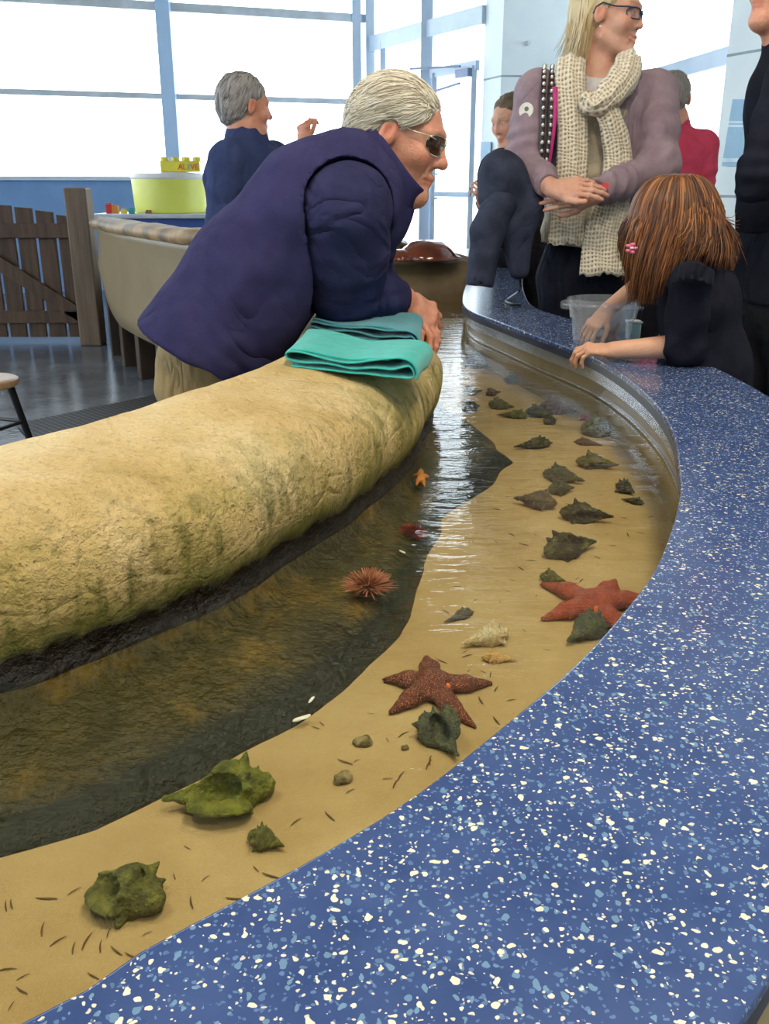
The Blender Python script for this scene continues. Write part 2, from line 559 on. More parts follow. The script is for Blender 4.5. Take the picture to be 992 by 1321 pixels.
ncl = V((-RD.y, RD.x, 0)); ncl = -ncl if ncl.y > 0 else ncl
cl_s = sight_r(604)
bm = bmesh.new(); bar_bm(bm, rp(cl_s - 0.12, 2.14) + ncl * 0.06, rp(cl_s + 0.10, 2.14) + ncl * 0.06, 0.06, 0.075)
bar_bm(bm, rp(cl_s - 0.02, 2.2) + ncl * 0.1, rp(cl_s - 0.75, 2.24) + ncl * 0.22, 0.02, 0.02)
bar_bm(bm, rp(cl_s - 0.02, 2.05) + ncl * 0.1, rp(cl_s - 0.65, 1.98) + ncl * 0.16, 0.02, 0.02)
from_bm('door_closer', bm, mat('closer_metal', hx(120, 140, 180), None, 9, 0.4), dr, sm=False)
bm = bmesh.new()
for z in (0.98, 1.22): bar_bm(bm, rp(s2 + 0.3, z) + ncl * 0.03, rp(s2 + 0.3, z) + ncl * 0.09, 0.02, 0.02)
bar_bm(bm, rp(s2 + 0.3, 0.9) + ncl * 0.09, rp(s2 + 0.3, 1.3) + ncl * 0.09, 0.025, 0.025)
from_bm('door_handle', bm, M_bar, dr, sm=False)

# ---- white panelled pillars -------------------------------------------------------------------
NSEAM = [1]
def pillar(name, poly, seams, z1=4.5):
    vs, fs = [], []
    n = len(poly)
    for z in (0, z1):
        for p in poly: vs.append((p[0], p[1], z))
    for i in range(n): fs.append((i, (i + 1) % n, n + (i + 1) % n, n + i))
    fs.append(tuple(range(n, 2 * n)))
    o = from_lists(name, vs, fs, M_wallw, None, sm=False); struct(o)
    for z in seams:
        vs, fs = [], []
        c = V((sum(p[0] for p in poly) / n, sum(p[1] for p in poly) / n, 0))
        for zz in (z - 0.008, z + 0.008):
            for p in poly:
                q = c + (V((p[0], p[1], 0)) - c) * 1.002
                vs.append((q.x, q.y, zz))
        for i in range(n): fs.append((i, (i + 1) % n, n + (i + 1) % n, n + i))
        NSEAM[0] += 1; struct(from_lists('trim_%d' % NSEAM[0], vs, fs, M_seam, None, sm=False))
P0 = rp(s3, 0)                                  # left edge of the pillar, on the entrance glass
P1 = aty(648, 60, P0.y - 0.35); P1.z = 0
zs = CZ + ray(648, 98).z * (P1.y / ray(648, 98).y)
pillar('wall_pillar_center', [(P0.x, P0.y), (P1.x, P1.y), (P1.x + 1.15, P1.y + 0.12), (P1.x + 1.15, P1.y + 0.9), (P0.x + 0.2, P0.y + 0.7)], [zs, zs - 1.35])
Q0 = aty(944, 20, 6.6); Q0.z = 0
zq = CZ + ray(944, 72).z * (Q0.y / ray(944, 72).y); zq2 = CZ + ray(915, 253).z * (Q0.y / ray(915, 253).y)
QD = V((0.42, -1.0, 0)).normalized()
Q1 = Q0 + QD * 3.2
pillar('wall_pillar_right', [(Q0.x, Q0.y), (Q1.x, Q1.y), (Q1.x + 0.8, Q1.y + 0.3), (Q0.x + 0.8, Q0.y + 0.3)], [zq, zq2])
# glazing between the pillars
w3 = bpy.data.objects.new('window_3', None); COL.objects.link(w3); w3['kind'] = 'structure'
G0 = V((P1.x + 1.1, P1.y + 0.4, 0)); G1 = V((Q0.x + 0.3, Q0.y + 0.15, 0))
def gp(t, z): p = G0.lerp(G1, t); return V((p.x, p.y, z))
bars('window_frame', [(gp(0, 1.98), gp(1, 1.98), 0.06, 0.12), (gp(0, 0.1), gp(1, 0.1), 0.06, 0.2), (gp(0, 0), gp(0, 4.5), 0.06, 0.1), (gp(1, 0), gp(1, 4.5), 0.06, 0.1)], M_frame, w3)
bars('pane', [(gp(0, 2.25), gp(1, 2.25), 0.012, 4.5)], M_glass, w3)
# the room closes behind and beside the photographer
RX = Q1.x + 0.75
wall_seg('wall_right', V((RX, Q1.y + 0.3, 0)), V((RX, -4, 0)), 0, 4.5, 0.1, M_wallw)
pL = lp(7.8, 0)
w4 = bpy.data.objects.new('window_4', None); COL.objects.link(w4); w4['kind'] = 'structure'
wall_seg('wall_left', V((pL.x, pL.y, 0)), V((pL.x, -4, 0)), 0, 0.9, 0.16, M_wallw)
def qp(t, z): return V((pL.x, pL.y + (-4 - pL.y) * t, z))
bars('window_frame', [(qp(t, 0.9), qp(t, 4.5), 0.1, 0.14) for t in (0, .25, .5, .75, 1)] + [(qp(0, z), qp(1, z), 0.08, 0.1) for z in (0.94, 2.2, 3.4, 4.4)], M_frame, w4)
bars('pane', [(qp(0, 2.7), qp(1, 2.7), 0.012, 3.6)], M_glass, w4)

# ---- notices -------------------------------------------------------------------------------------
def plate_px(name, pa, pb, pc, pd, mt, parent=None, th=0.006):
    """thin notice board with its four corners at real places"""
    a, b, c, d = [V(q) for q in (pa, pb, pc, pd)]
    n = (b - a).cross(d - a).normalized() * th
    vs = [a, b, c, d, a - n, b - n, c - n, d - n]
    return from_lists(name, vs, [(0, 1, 2, 3), (7, 6, 5, 4), (0, 4, 5, 1), (1, 5, 6, 2), (2, 6, 7, 3), (3, 7, 4, 0)], mt, parent, sm=False)
def on_wall(px, py, p0, d, off=0.02):
    n = V((-d.y, d.x, 0)); n = -n if n.y > 0 else n
    r = ray(px, py); o = V((0, 0, CZ)); t = (p0 + n * off).dot(n) / V((r.x, r.y, 0)).dot(n)
    return o + r * t
M_sign = mat('sign_blue', hx(150, 190, 218), hx(144, 184, 212), 9, 0.5)
M_sign2 = mat('sign_pale', hx(214, 236, 246), None, 9, 0.5)
def notice(name, label, p0, d, x0, y0, x1, y1, stripes, skew=0.0):
    t = thing(name, label, 'sign', on_wall((x0 + x1) / 2, y1, p0, d))
    q = lambda x, y, o=0.02: on_wall(x, y, p0, d, o)
    dx = skew
    plate_px('board', q(x0 + dx, y1), q(x1 + dx, y1), q(x1, y0), q(x0, y0), M_sign, t)
    for (a, b) in stripes:
        sk = lambda y: dx * (y - y0) / (y1 - y0)
        plate_px('printed_band', q(x0 + sk(b), b, 0.024), q(x1 + sk(b), b, 0.024), q(x1 + sk(a), a, 0.024), q(x0 + sk(a), a, 0.024), M_sign2, t, 0.003)
notice('wall_notice', 'pale blue poster with white bands on the right white pillar', Q0, QD, 945, 128, 985, 214, [(156, 159), (161, 164), (204, 209)], -14)
pd = V((P1.x - P0.x, P1.y - P0.y, 0)).normalized()
notice('door_notice', 'small blue notice beside the glass door, low on the pillar', P0, pd, 620, 183, 633, 212, [], -1)
# little sensor on the pillar
pz = on_wall(680, 56, P1, V((1.15, 0.12, 0)).normalized(), 0.012)
vs, fs = lathe_lists([(0, 0.02), (0.012, 0.018), (0.02, 0.008), (0.022, 0)], 14)
R_ = Matrix.Rotation(PI / 2, 4, 'X')
tag(from_lists('sensor', [pz + R_ @ V(v) for v in vs], fs, M_bar), 'tiny round grey sensor high on the pillar behind the women', 'sensor')
# ================= the touch tank =======================================================
WZ = 0.60; SZ = 0.525; CT = 0.70
inner_pts = [(-1.5, -0.45), (-0.9, -0.10), (-0.5, 0.13), (-0.187, 0.35), (-0.138, 0.396), (-0.047, 0.471), (0.025, 0.54), (0.116, 0.651), (0.166, 0.716), (0.23, 0.813), (0.311, 0.957), (0.405, 1.188), (0.455, 1.36), (0.500, 1.542), (0.530, 1.759), (0.537, 2.014), (0.520, 2.246), (0.487, 2.40), (0.421, 2.647), (0.354, 2.92), (0.303, 3.127), (0.283, 3.32), (0.294, 3.534), (0.322, 3.807), (0.365, 4.15), (0.43, 4.6), (0.49, 5.15), (0.49, 5.75), (0.36, 6.35), (0.1, 7.0), (-0.4, 7.45), (-1.1, 7.7), (-1.8, 7.75), (-2.3, 7.75)]
inner = resample(catmull([(x, y, 0) for x, y in inner_pts], 12), 0.035)
inr = normals2d(inner, 3)          # path runs away from us; left normal points into the tank
def off(path, nr, d): return [p + n * d for p, n in zip(path, nr)]
CW = 0.243
# --- terrazzo
def terrazzo():
    m, nt, out = newmat('blue_terrazzo'); g = NT(nt)
    b = g.n('ShaderNodeBsdfPrincipled'); b.inputs['Roughness'].default_value = 0.2; b.inputs['Specular IOR Level'].default_value = 0.5
    co = g.coord('Object')
    nz = g.n('ShaderNodeTexNoise'); nz.inputs['Scale'].default_value = 160; nz.inputs['Detail'].default_value = 1; g.l(co, nz.inputs['Vector'])
    vm = g.n('ShaderNodeVectorMath', operation='MULTIPLY_ADD'); g.l(nz.outputs['Color'], vm.inputs[0]); vm.inputs[1].default_value = (0.006, 0.006, 0.006); g.l(co, vm.inputs[2])
    base = g.ramp(g.noise(22, 4, co=co), [(0.3, hx(54, 74, 122)), (0.7, hx(66, 87, 136))])
    col = base
    def chips(scale, stretch, prob, rmin, rmax, color, off_):
        nonlocal col
        mp = g.n('ShaderNodeMapping'); mp.inputs['Scale'].default_value = stretch; mp.inputs['Location'].default_value = off_; g.l(vm.outputs[0], mp.inputs['Vector'])
        v = g.n('ShaderNodeTexVoronoi'); v.inputs['Scale'].default_value = scale; g.l(mp.outputs[0], v.inputs['Vector'])
        sp = g.n('ShaderNodeSeparateColor'); g.l(v.outputs['Color'], sp.inputs[0])
        keep = g.math('LESS_THAN', sp.outputs[0], prob)
        rad = g.math('MULTIPLY_ADD', sp.outputs[1], rmax - rmin, rmin)
        ins = g.math('LESS_THAN', v.outputs['Distance'], rad)
        f = g.math('MULTIPLY', keep, ins)
        tint = g.mixc(sp.outputs[2], color, tuple(c * 0.78 for c in color[:3]) + (1,))
        col = g.mixc(f, col, tint)
    chips(260, (1, 1, 1), 0.55, 0.15, 0.45, hx(96, 126, 172), (3, 1, 0.2))
    chips(165, (1.25, 0.9, 1), 0.30, 0.18, 0.46, hx(112, 148, 182), (0, 7, 0.1))
    chips(300, (1, 1, 1), 0.24, 0.15, 0.45, hx(222, 220, 205), (1, 4, 0.4))
    chips(150, (1, 1.3, 1), 0.26, 0.14, 0.42, hx(232, 228, 206), (5, 2, 0.7))
    chips(110, (1.3, 1, 1), 0.10, 0.16, 0.36, hx(238, 234, 212), (2, 9, 0.3))
    g.l(col, b.inputs['Base Color']); g.l(b.outputs[0], out.inputs[0])
    return m
M_terr = terrazzo()
M_edge = mat('counter_edge_dark', hx(46, 52, 74), hx(38, 44, 64), 30, 0.3)
M_cab = mat('cream_laminate', hx(196, 172, 122), hx(186, 162, 112), 8, 0.5)
M_liner = mat('tank_liner', hx(170, 156, 120), hx(146, 132, 98), 6, 0.2, lo=0.3, hi=0.7)
M_steel = mat('bright_steel_strip', hx(205, 212, 222), None, 30, 0.22, metal=0.8)
def ribbon(name, cols, mt, parent=None, mts=None, sm=True, ang=35):
    """surface through columns of points"""
    vs, fs = [], []
    m = len(cols[0])
    for c in cols: vs += c
    for i in range(len(cols) - 1):
        for j in range(m - 1):
            fs.append((i * m + j, (i + 1) * m + j, (i + 1) * m + j + 1, i * m + j + 1))
    return from_lists(name, vs, fs, mt, parent, sm, ang)
tank = thing('touch_tank', 'long curved touch tank with speckled blue terrazzo counter around the shallow pool', 'touch tank', (0.4, 1.5, 0))
def band(o0, o1, z0, z1, name, mt, parent=tank, closed=True):
    a = off(inner, inr, -o0); b = off(inner, inr, -o1)
    cols = []
    for p, q in zip(a, b):
        cols.append([V((p.x, p.y, z0)), V((p.x, p.y, z1)), V((q.x, q.y, z1)), V((q.x, q.y, z0)), V((p.x, p.y, z0))])
    return ribbon(name, cols, mt, parent, ang=30)
top = band(0.0, CW, CT - 0.012, CT, 'countertop', M_terr)
bv = top.modifiers.new('bevel', 'BEVEL'); bv.width = 0.003; bv.segments = 3; bv.limit_method = 'ANGLE'; bv.angle_limit = math.radians(50)
band(0.001, CW - 0.001, CT - 0.030, CT - 0.0115, 'counter_underlay', M_edge)
band(0.018, 0.034, 0.30, CT - 0.029, 'tank_liner_wall', M_liner)
band(0.008, 0.016, CT - 0.060, CT - 0.029, 'steel_trim', M_steel)
band(0.014, 0.0185, WZ + 0.004, WZ + 0.008, 'waterline_bead', M_steel)
band(CW - 0.035, CW - 0.015, 0.09, CT - 0.029, 'outer_panel', M_cab)
band(CW - 0.08, CW - 0.06, 0.0, 0.10, 'toe_kick', M_edge)

# --- rock wall: one continuous swept surface, shaped and weathered -------------------------
rk_pts = [(-1.6, 0.55), (-1.0, 0.67), (-0.62, 0.765), (-0.405, 0.845), (-0.342, 0.904), (-0.271, 0.985), (-0.196, 1.082), (-0.112, 1.237), (-0.033, 1.416), (0.052, 1.68), (0.092, 1.90), (0.108, 2.08), (0.095, 2.28), (0.05, 2.55), (-0.03, 2.9), (-0.09, 3.2), (-0.12, 3.5)]
rk = resample(catmull([(x, y, 0) for x, y in rk_pts], 14), 0.02)
rkn = normals2d(rk, 4)             # left normal: towards the staff side
def rock_material():
    m, nt, out = newmat('weathered_rock'); g = NT(nt)
    b = g.n('ShaderNodeBsdfPrincipled')
    co = g.coord('Object')
    base = g.ramp(g.noise(5.5, 6, 0.6, co=co), [(0.30, hx(184, 158, 96)), (0.5, hx(206, 180, 126)), (0.70, hx(220, 200, 154))])
    geo = g.n('ShaderNodeNewGeometry'); sp = g.n('ShaderNodeSeparateXYZ'); g.l(geo.outputs['Position'], sp.inputs[0])
    # algae: green growth that thickens towards the waterline, in drips
    cd = g.coord('Object', (1.0, 1.0, 0.22))
    drip = g.noise(16, 5, 0.6, co=cd)
    fine = g.noise(60, 4, 0.6, co=co)
    zg = g.math('SUBTRACT', 0.80, sp.outputs[2])
    zg = g.math('MULTIPLY', zg, 9.0, clamp=True)
    al = g.math('MULTIPLY', g.math('ADD', g.math('MULTIPLY_ADD', drip, 3.2, -1.15), g.math('MULTIPLY_ADD', fine, 0.7, -0.35), clamp=True), zg, clamp=True)
    col = g.mixc(g.math('MULTIPLY', al, 0.9), base, hx(142, 136, 52))
    d2 = g.noise(34, 3, 0.6, co=cd)
    al2 = g.math('MULTIPLY', g.math('MULTIPLY_ADD', d2, 5.5, -2.65, clamp=True), zg)
    col = g.mixc(g.math('MULTIPLY', al2, 0.85), col, hx(96, 98, 36))
    # weed belt just above the water, and the wet dark foot below
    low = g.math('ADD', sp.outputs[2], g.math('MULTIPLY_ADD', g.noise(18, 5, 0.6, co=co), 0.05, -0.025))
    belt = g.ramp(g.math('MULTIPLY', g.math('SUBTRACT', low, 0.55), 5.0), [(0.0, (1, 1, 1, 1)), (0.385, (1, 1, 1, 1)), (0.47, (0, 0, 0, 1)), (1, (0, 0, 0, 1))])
    moss = g.ramp(g.math('MULTIPLY', g.math('SUBTRACT', low, 0.55), 5.0), [(0.0, (1, 1, 1, 1)), (0.43, (1, 1, 1, 1)), (0.62, (0, 0, 0, 1)), (1, (0, 0, 0, 1))])
    col = g.mixc(g.math('MULTIPLY', moss, 0.75), col, hx(116, 122, 44))
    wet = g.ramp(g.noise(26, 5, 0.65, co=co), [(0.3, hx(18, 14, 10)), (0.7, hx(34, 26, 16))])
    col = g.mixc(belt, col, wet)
    under = g.math('LESS_THAN', sp.outputs[2], 0.597)
    alg = g.ramp(g.noise(9, 6, 0.65, co=co), [(0.30, hx(44, 42, 16)), (0.52, hx(66, 58, 22)), (0.74, hx(122, 96, 30))])
    ledge_shade = g.ramp(g.math('MULTIPLY', g.math('SUBTRACT', sp.outputs[2], 0.45), 6.6), [(0.0, (1, 1, 1, 1)), (0.64, (1, 1, 1, 1)), (0.70, (0, 0, 0, 1)), (1, (0, 0, 0, 1))])
    alg = g.mixc(ledge_shade, alg, hx(34, 36, 16))  # shade on the ledge's lower face, painted into the algae colour below its lip
    col = g.mixc(under, col, alg)
    rgh = g.math('MULTIPLY_ADD', belt, -0.66, 0.85)
    g.l(rgh, b.inputs['Roughness'])
    g.l(col, b.inputs['Base Color'])
    vv = g.n('ShaderNodeTexVoronoi', feature='DISTANCE_TO_EDGE'); vv.inputs['Scale'].default_value = 9; g.l(co, vv.inputs['Vector'])
    crack = g.ramp(g.math('ADD', vv.outputs['Distance'], g.math('MULTIPLY', g.noise(12, 4, co=co), 0.25)), [(0.10, (0, 0, 0, 1)), (0.16, (1, 1, 1, 1))])
    pit = g.ramp(g.noise(150, 3, 0.6, co=co), [(0.28, (0, 0, 0, 1)), (0.42, (1, 1, 1, 1))])
    h = g.math('ADD', g.math('ADD', g.noise(90, 5, 0.6, co=co), g.math('MULTIPLY', g.noise(22, 5, 0.6, co=co), 2.0)), g.math('ADD', g.math('MULTIPLY', crack, 0.35), g.math('MULTIPLY', pit, 0.25)))
    bn = g.n('ShaderNodeBump'); bn.inputs['Strength'].default_value = 1.0; bn.inputs['Distance'].default_value = 0.008
    g.l(h, bn.inputs['Height']); g.l(bn.outputs[0], b.inputs['Normal'])
    g.l(b.outputs[0], out.inputs[0])
    return m
M_rock = rock_material()
RT = 0.80
def rock_sweep(name, path, nr, prof, parent=None, mt=None, amp=0.012, seed=0.0, scl=None, ledge=None):
    cols = []
    N = len(path)
    for i, (p, n) in enumerate(zip(path, nr)):
        c = []
        hs = scl(i / (N - 1)) if scl else 1.0
        for j, (o, z) in enumerate(prof):
            if ledge and o < 0 and z < 0.595: o *= ledge(p.y) + 0.10 * mnoise.noise(V((p.x * 9, p.y * 9, 5)))
            zz = 0.60 + (z - 0.60) * (hs if z > 0.62 else 1.0)
            q = V((p.x + n.x * o, p.y + n.y * o, zz))
            w = V((q.x, q.y, q.z))
            a = mnoise.noise(w * 5 + V((seed, 0, 0))) * amp + mnoise.noise(w * 13 + V((seed, 3, 0))) * amp * 0.45 + mnoise.noise(w * 40) * amp * 0.15
            if z < 0.53: a *= 0.6
            f = 1.0 if z > 0.66 else -0.4
            q = q + V((-n.x * a, -n.y * a, 0)) * 1.0 + V((0, 0, a * 0.8 if z > 0.66 else 0))
            c.append(q)
        cols.append(c)
    return ribbon(name, cols, mt or M_rock, parent, ang=80)
prof = [(-0.21, 0.46), (-0.200, 0.49), (-0.192, 0.51), (-0.182, 0.525), (-0.168, 0.536), (-0.148, 0.548), (-0.122, 0.558), (-0.090, 0.565), (-0.055, 0.571), (-0.026, 0.579), (-0.009, 0.590), (0.0, 0.60), (0.004, 0.612), (0.002, 0.625), (-0.004, 0.64), (-0.010, 0.655), (-0.013, 0.67), (-0.013, 0.685), (-0.011, 0.70), (-0.007, 0.715), (0.0, 0.73), (0.010, 0.743), (0.024, 0.756), (0.042, 0.767), (0.064, 0.776), (0.09, 0.783), (0.12, 0.789), (0.15, 0.794), (0.18, 0.797), (0.21, 0.798), (0.24, 0.797), (0.26, 0.790), (0.275, 0.778), (0.285, 0.762), (0.292, 0.735), (0.295, 0.70), (0.295, 0.55), (0.29, 0.3), (0.285, 0.0)]
def ledge(y):
    K = [(0, 1.0), (1.1, 1.02), (1.25, 0.85), (1.4, 0.55), (1.65, 0.48), (1.84, 0.80), (1.95, 1.0), (2.1, 0.85), (2.4, 0.5), (9, 0.5)]
    for (a, u), (b, v) in zip(K, K[1:]):
        if y <= b: return u + (v - u) * (y - a) / (b - a)
rock = rock_sweep('rock_wall', rk, rkn, prof, tank, ledge=ledge)

# --- the far staff-side wall of the tank: smooth fibreglass with a rock-like coping, on timber blocks
fw_pts = [(-1.99, 6.60), (-1.75, 6.05), (-1.36, 5.3), (-0.93, 4.62), (-0.55, 4.44)]
fw = resample(catmull([(x, y, 0) for x, y in fw_pts], 10), 0.05)
fwn = normals2d(fw, 2)
M_fib = mat('beige_fibreglass', hx(150, 132, 100), hx(136, 118, 88), 3, 0.4, lo=0.3, hi=0.7)
M_cope = mat('coping_rock', hx(176, 142, 98), hx(104, 92, 76), 6, 0.6, 0.004, 30, lo=0.35, hi=0.6)
fprof = [(0.0, 0.26), (-0.012, 0.34), (-0.02, 0.45), (-0.022, 0.6), (-0.02, 0.7), (-0.012, 0.80), (0.0, 0.86)]
cols = []
for i, (p, n) in enumerate(zip(fw, fwn)):
    t = i / (len(fw) - 1)
    c = []
    for o, z in fprof:
        lift = max(0.0, 1 - i * 0.05 / 0.9)
        zz = 0.86 - (0.86 - z) * (1.0 - 0.55 * lift ** 2)
        c.append(V((p.x - n.x * 0.0 + n.x * (-o) * 1.0, p.y - n.y * o, zz)))
    cols.append(c)
inner_face = ribbon('fibreglass_wall', cols, M_fib, tank, ang=80)
sd = inner_face.modifiers.new('thick', 'SOLIDIFY'); sd.thickness = 0.03; sd.offset = 0
cprof = [(-o, z) for o, z in [(0.03, 0.835), (0.045, 0.85), (0.048, 0.868), (0.04, 0.886), (0.02, 0.898), (-0.02, 0.905), (-0.08, 0.905), (-0.14, 0.895), (-0.19, 0.87), (-0.21, 0.82), (-0.215, 0.6), (-0.21, 0.3)]]
rock_sweep('coping', fw, fwn, cprof, tank, M_cope, 0.012, 4.0)
M_timber = mat('dark_timber', hx(74, 58, 46), hx(52, 40, 32), 14, 0.6, stretch=(1, 1, 0.15))
for i in range(6, len(fw) - 2, 9):
    p = fw[i] + fwn[i] * 0.06
    lift = max(0.0, 1 - i * 0.05 / 0.9); zz = 0.86 - (0.86 - 0.28) * (1.0 - 0.55 * lift ** 2)
    ang = math.atan2(fwn[i].y, fwn[i].x)
    bm = bmesh.new(); bbox_bm(bm, (p.x, p.y, zz / 2), (0.14, 0.09, zz), ang)
    o = from_bm('timber_support', bm, M_timber, tank, sm=False); bevel(o, 0.004)

# --- sand bed and water ---------------------------------------------------------------------
sandL = [p + n * 0.05 for p, n in zip(rk, rkn)]
def side_at(path, y):
    best = min(path, key=lambda p: abs(p.y - y)); return best
def sand_material():
    m, nt, out = newmat('pale_sand'); g = NT(nt)
    b = g.n('ShaderNodeBsdfPrincipled'); b.inputs['Roughness'].default_value = 0.9
    co = g.coord('Object')
    f = g.noise(7, 5, 0.6, co=co); f2 = g.noise(420, 2, 0.6, co=co)
    col = g.ramp(f, [(0.3, hx(164, 138, 90)), (0.55, hx(182, 158, 110)), (0.75, hx(194, 172, 126))])
    col = g.mixc(g.math('MULTIPLY_ADD', f2, 1.6, -0.55, clamp=True), g.mixc(0.25, col, hx(150, 118, 66)), col)
    g.l(col, b.inputs['Base Color'])
    h = g.math('ADD', f2, g.math('MULTIPLY', g.noise(30, 3, co=co), 2.0))
    bn = g.n('ShaderNodeBump'); bn.inputs['Strength'].default_value = 0.6; bn.inputs['Distance'].default_value = 0.003
    g.l(h, bn.inputs['Height']); g.l(bn.outputs[0], b.inputs['Normal']); g.l(b.outputs[0], out.inputs[0])
    return m
M_sand = sand_material()
def sand_h(x, y):
    return SZ + 0.006 * mnoise.noise(V((x * 4, y * 4, 0))) + 0.003 * mnoise.noise(V((x * 11, y * 11, 2)))
# grid mesh clipped to the basin outline: rows across from the rock (and its far continuation) to the counter
def basin_rows():
    rows = []
    nseg = 26
    outer = off(inner, inr, -0.024)
    i0 = 2
    left = sandL + [V((0.05, 3.9, 0)), V((-0.02, 4.3, 0)), V((-0.2, 4.55, 0)), V((-0.4, 4.75, 0)), V((-0.7, 5.0, 0)), V((-0.95, 5.4, 0)), V((-1.3, 6.1, 0)), V((-1.6, 6.7, 0)), V((-1.9, 7.2, 0)), V((-2.1, 7.4, 0))]
    left = resample(left, 0.03)
    n = 190
    def pick(path, t):
        f = t * (len(path) - 1); i = min(int(f), len(path) - 2); return path[i].lerp(path[i + 1], f - i)
    for k in range(n + 1):
        t = k / n
        a = pick(left, t); b = pick(outer, t)
        rows.append((a, b))
    return rows, nseg
rows, nseg = basin_rows()
def basin_sheet(name, zf, mt, top_only=True, thick=0.0):
    vs, fs = [], []
    for a, b in rows:
        for j in range(nseg + 1):
            q = a.lerp(b, j / nseg); vs.append((q.x, q.y, zf(q.x, q.y)))
    m = nseg + 1
    for i in range(len(rows) - 1):
        for j in range(nseg):
            fs.append((i * m + j, i * m + j + 1, (i + 1) * m + j + 1, (i + 1) * m + j))
    return from_lists(name, vs, fs, mt, None, True, None)
sand = basin_sheet('sand_bed', sand_h, M_sand)
tag(sand, 'pale tan sand covering the floor of the touch tank', 'sand', kind='stuff')
M_water = glassy('clear_water', (0.94, 0.965, 0.90, 1), 1.333, ripple=0.0026)
water = basin_sheet('pool_water', lambda x, y: WZ, M_water)
tag(water, 'clear shallow rippled water filling the touch tank', 'water', kind='stuff')
# ================= sea life and shells on the sand =======================================
def star_mat(name, c1, c2, dot):
    m, nt, out = newmat(name); g = NT(nt)
    b = g.n('ShaderNodeBsdfPrincipled'); b.inputs['Roughness'].default_value = 0.5
    co = g.coord('Object')
    col = g.ramp(g.noise(60, 4, co=co), [(0.3, c2), (0.7, c1)])
    v = g.n('ShaderNodeTexVoronoi'); v.inputs['Scale'].default_value = 430; g.l(co, v.inputs['Vector'])
    f = g.math('LESS_THAN', v.outputs['Distance'], 0.30)
    col = g.mixc(g.math('MULTIPLY', f, 0.75), col, dot)
    g.l(col, b.inputs['Base Color'])
    bn = g.n('ShaderNodeBump'); bn.inputs['Distance'].default_value = 0.002
    g.l(g.math('SUBTRACT', 1.0, v.outputs['Distance']), bn.inputs['Height']); g.l(bn.outputs[0], b.inputs['Normal'])
    g.l(b.outputs[0], out.inputs[0])
    return m
M_star1 = star_mat('brown_star_skin', hx(118, 58, 36), hx(80, 36, 24), hx(206, 140, 96))
M_star2 = star_mat('rust_star_skin', hx(172, 74, 40), hx(126, 46, 30), hx(196, 110, 64))
M_star3 = star_mat('orange_star_skin', hx(230, 150, 70), hx(206, 116, 50), hx(240, 190, 120))
M_dot = mat('orange_spot', hx(250, 130, 50), None, 10, 0.5)
def sea_star(label, c, tips, mt, r0, h=0.0028, zc=SZ, bend=None, dot=None, group=None, lift=0.0):
    c = V(at(c[0], c[1], zc)); T = [V(at(p[0], p[1], zc)) if len(p) == 2 else V(at(p[0], p[1], p[2])) for p in tips]
    th = thing('sea_star', label, 'sea star', c, group)
    lo = [min([c[i]] + [t[i] for t in T]) - 0.03 for i in range(3)]; hi = [max([c[i]] + [t[i] for t in T]) + 0.04 for i in range(3)]
    lo[2] = min(lo[2], zc - 0.01); hi[2] = hi[2] + r0
    S = SDF(lo, hi, h)
    up = V((0, 0, r0 * 0.72))
    for i, t in enumerate(T):
        m = c.lerp(t, 0.55)
        sd = (t - c).cross(V((0, 0, 1))).normalized()
        m = m + sd * ((bend[i] if bend else 0) * (t - c).length)
        S.econe(c + up, m + up * 0.8, r0 * 0.95, r0 * 0.75, r0 * 0.82, r0 * 0.6, sd, k=r0 * 0.5)
        S.econe(m + up * 0.8, t + up * 0.3, r0 * 0.80, r0 * 0.6, r0 * 0.20, r0 * 0.18, sd, k=r0 * 0.3)
    S.ell(c + up, (r0 * 1.25, r0 * 1.25, r0 * 0.85), k=r0 * 0.6)
    sdf_obj('body', S, mt, th, disp=lambda v: 0.0007 * vnoise(v, 160))
    if dot:
        d = V(at(dot[0], dot[1], zc + r0 * 1.28))
        vs, fs = lathe_lists([(0, 0.0022), (0.0018, 0.0018), (0.0026, 0.0004), (0.0026, -0.006), (0, -0.006)], 10, d)
        o = from_lists('madreporite', vs, fs, M_dot, th); o['label'] = 'bright orange spot'
    return th
sea_star('brown spotted sea star spread on the sand, touching a green whelk shell', (560, 893),
         [(495, 880), (503, 923), (613, 941), (634, 884), (549, 850)], M_star1, 0.0155, bend=[0.06, 0, 0.08, 0.05, 0], dot=(578, 884))
sea_star('large rust red sea star lying half under the counter edge', (766, 790),
         [(699, 757), (700, 802), (806, 822), (842, 775), (793, 752)], M_star2, 0.019, bend=[0.05, 0, 0, 0, 0.03], dot=(769, 784))
sea_star('dark red sea star furthest along the sand, one arm tip orange', (698, 484),
         [(668, 478), (676, 496), (720, 496), (724, 478), (694, 472)], M_star1, 0.03, h=0.005, dot=(693, 474))
sea_star('small red sea star among the far whelk shells', (756, 539), [(744, 536), (748, 544), (762, 547), (768, 538), (756, 531)], M_star2, 0.011, h=0.003)
sea_star('tiny orange sea star clinging beside the rock wall at the waterline', (543, 617), [(533, 614, .588), (537, 627, .584), (548, 628, .584), (554, 616, .588), (543, 605, .592)], M_star3, 0.0062, h=0.0014, zc=0.588)

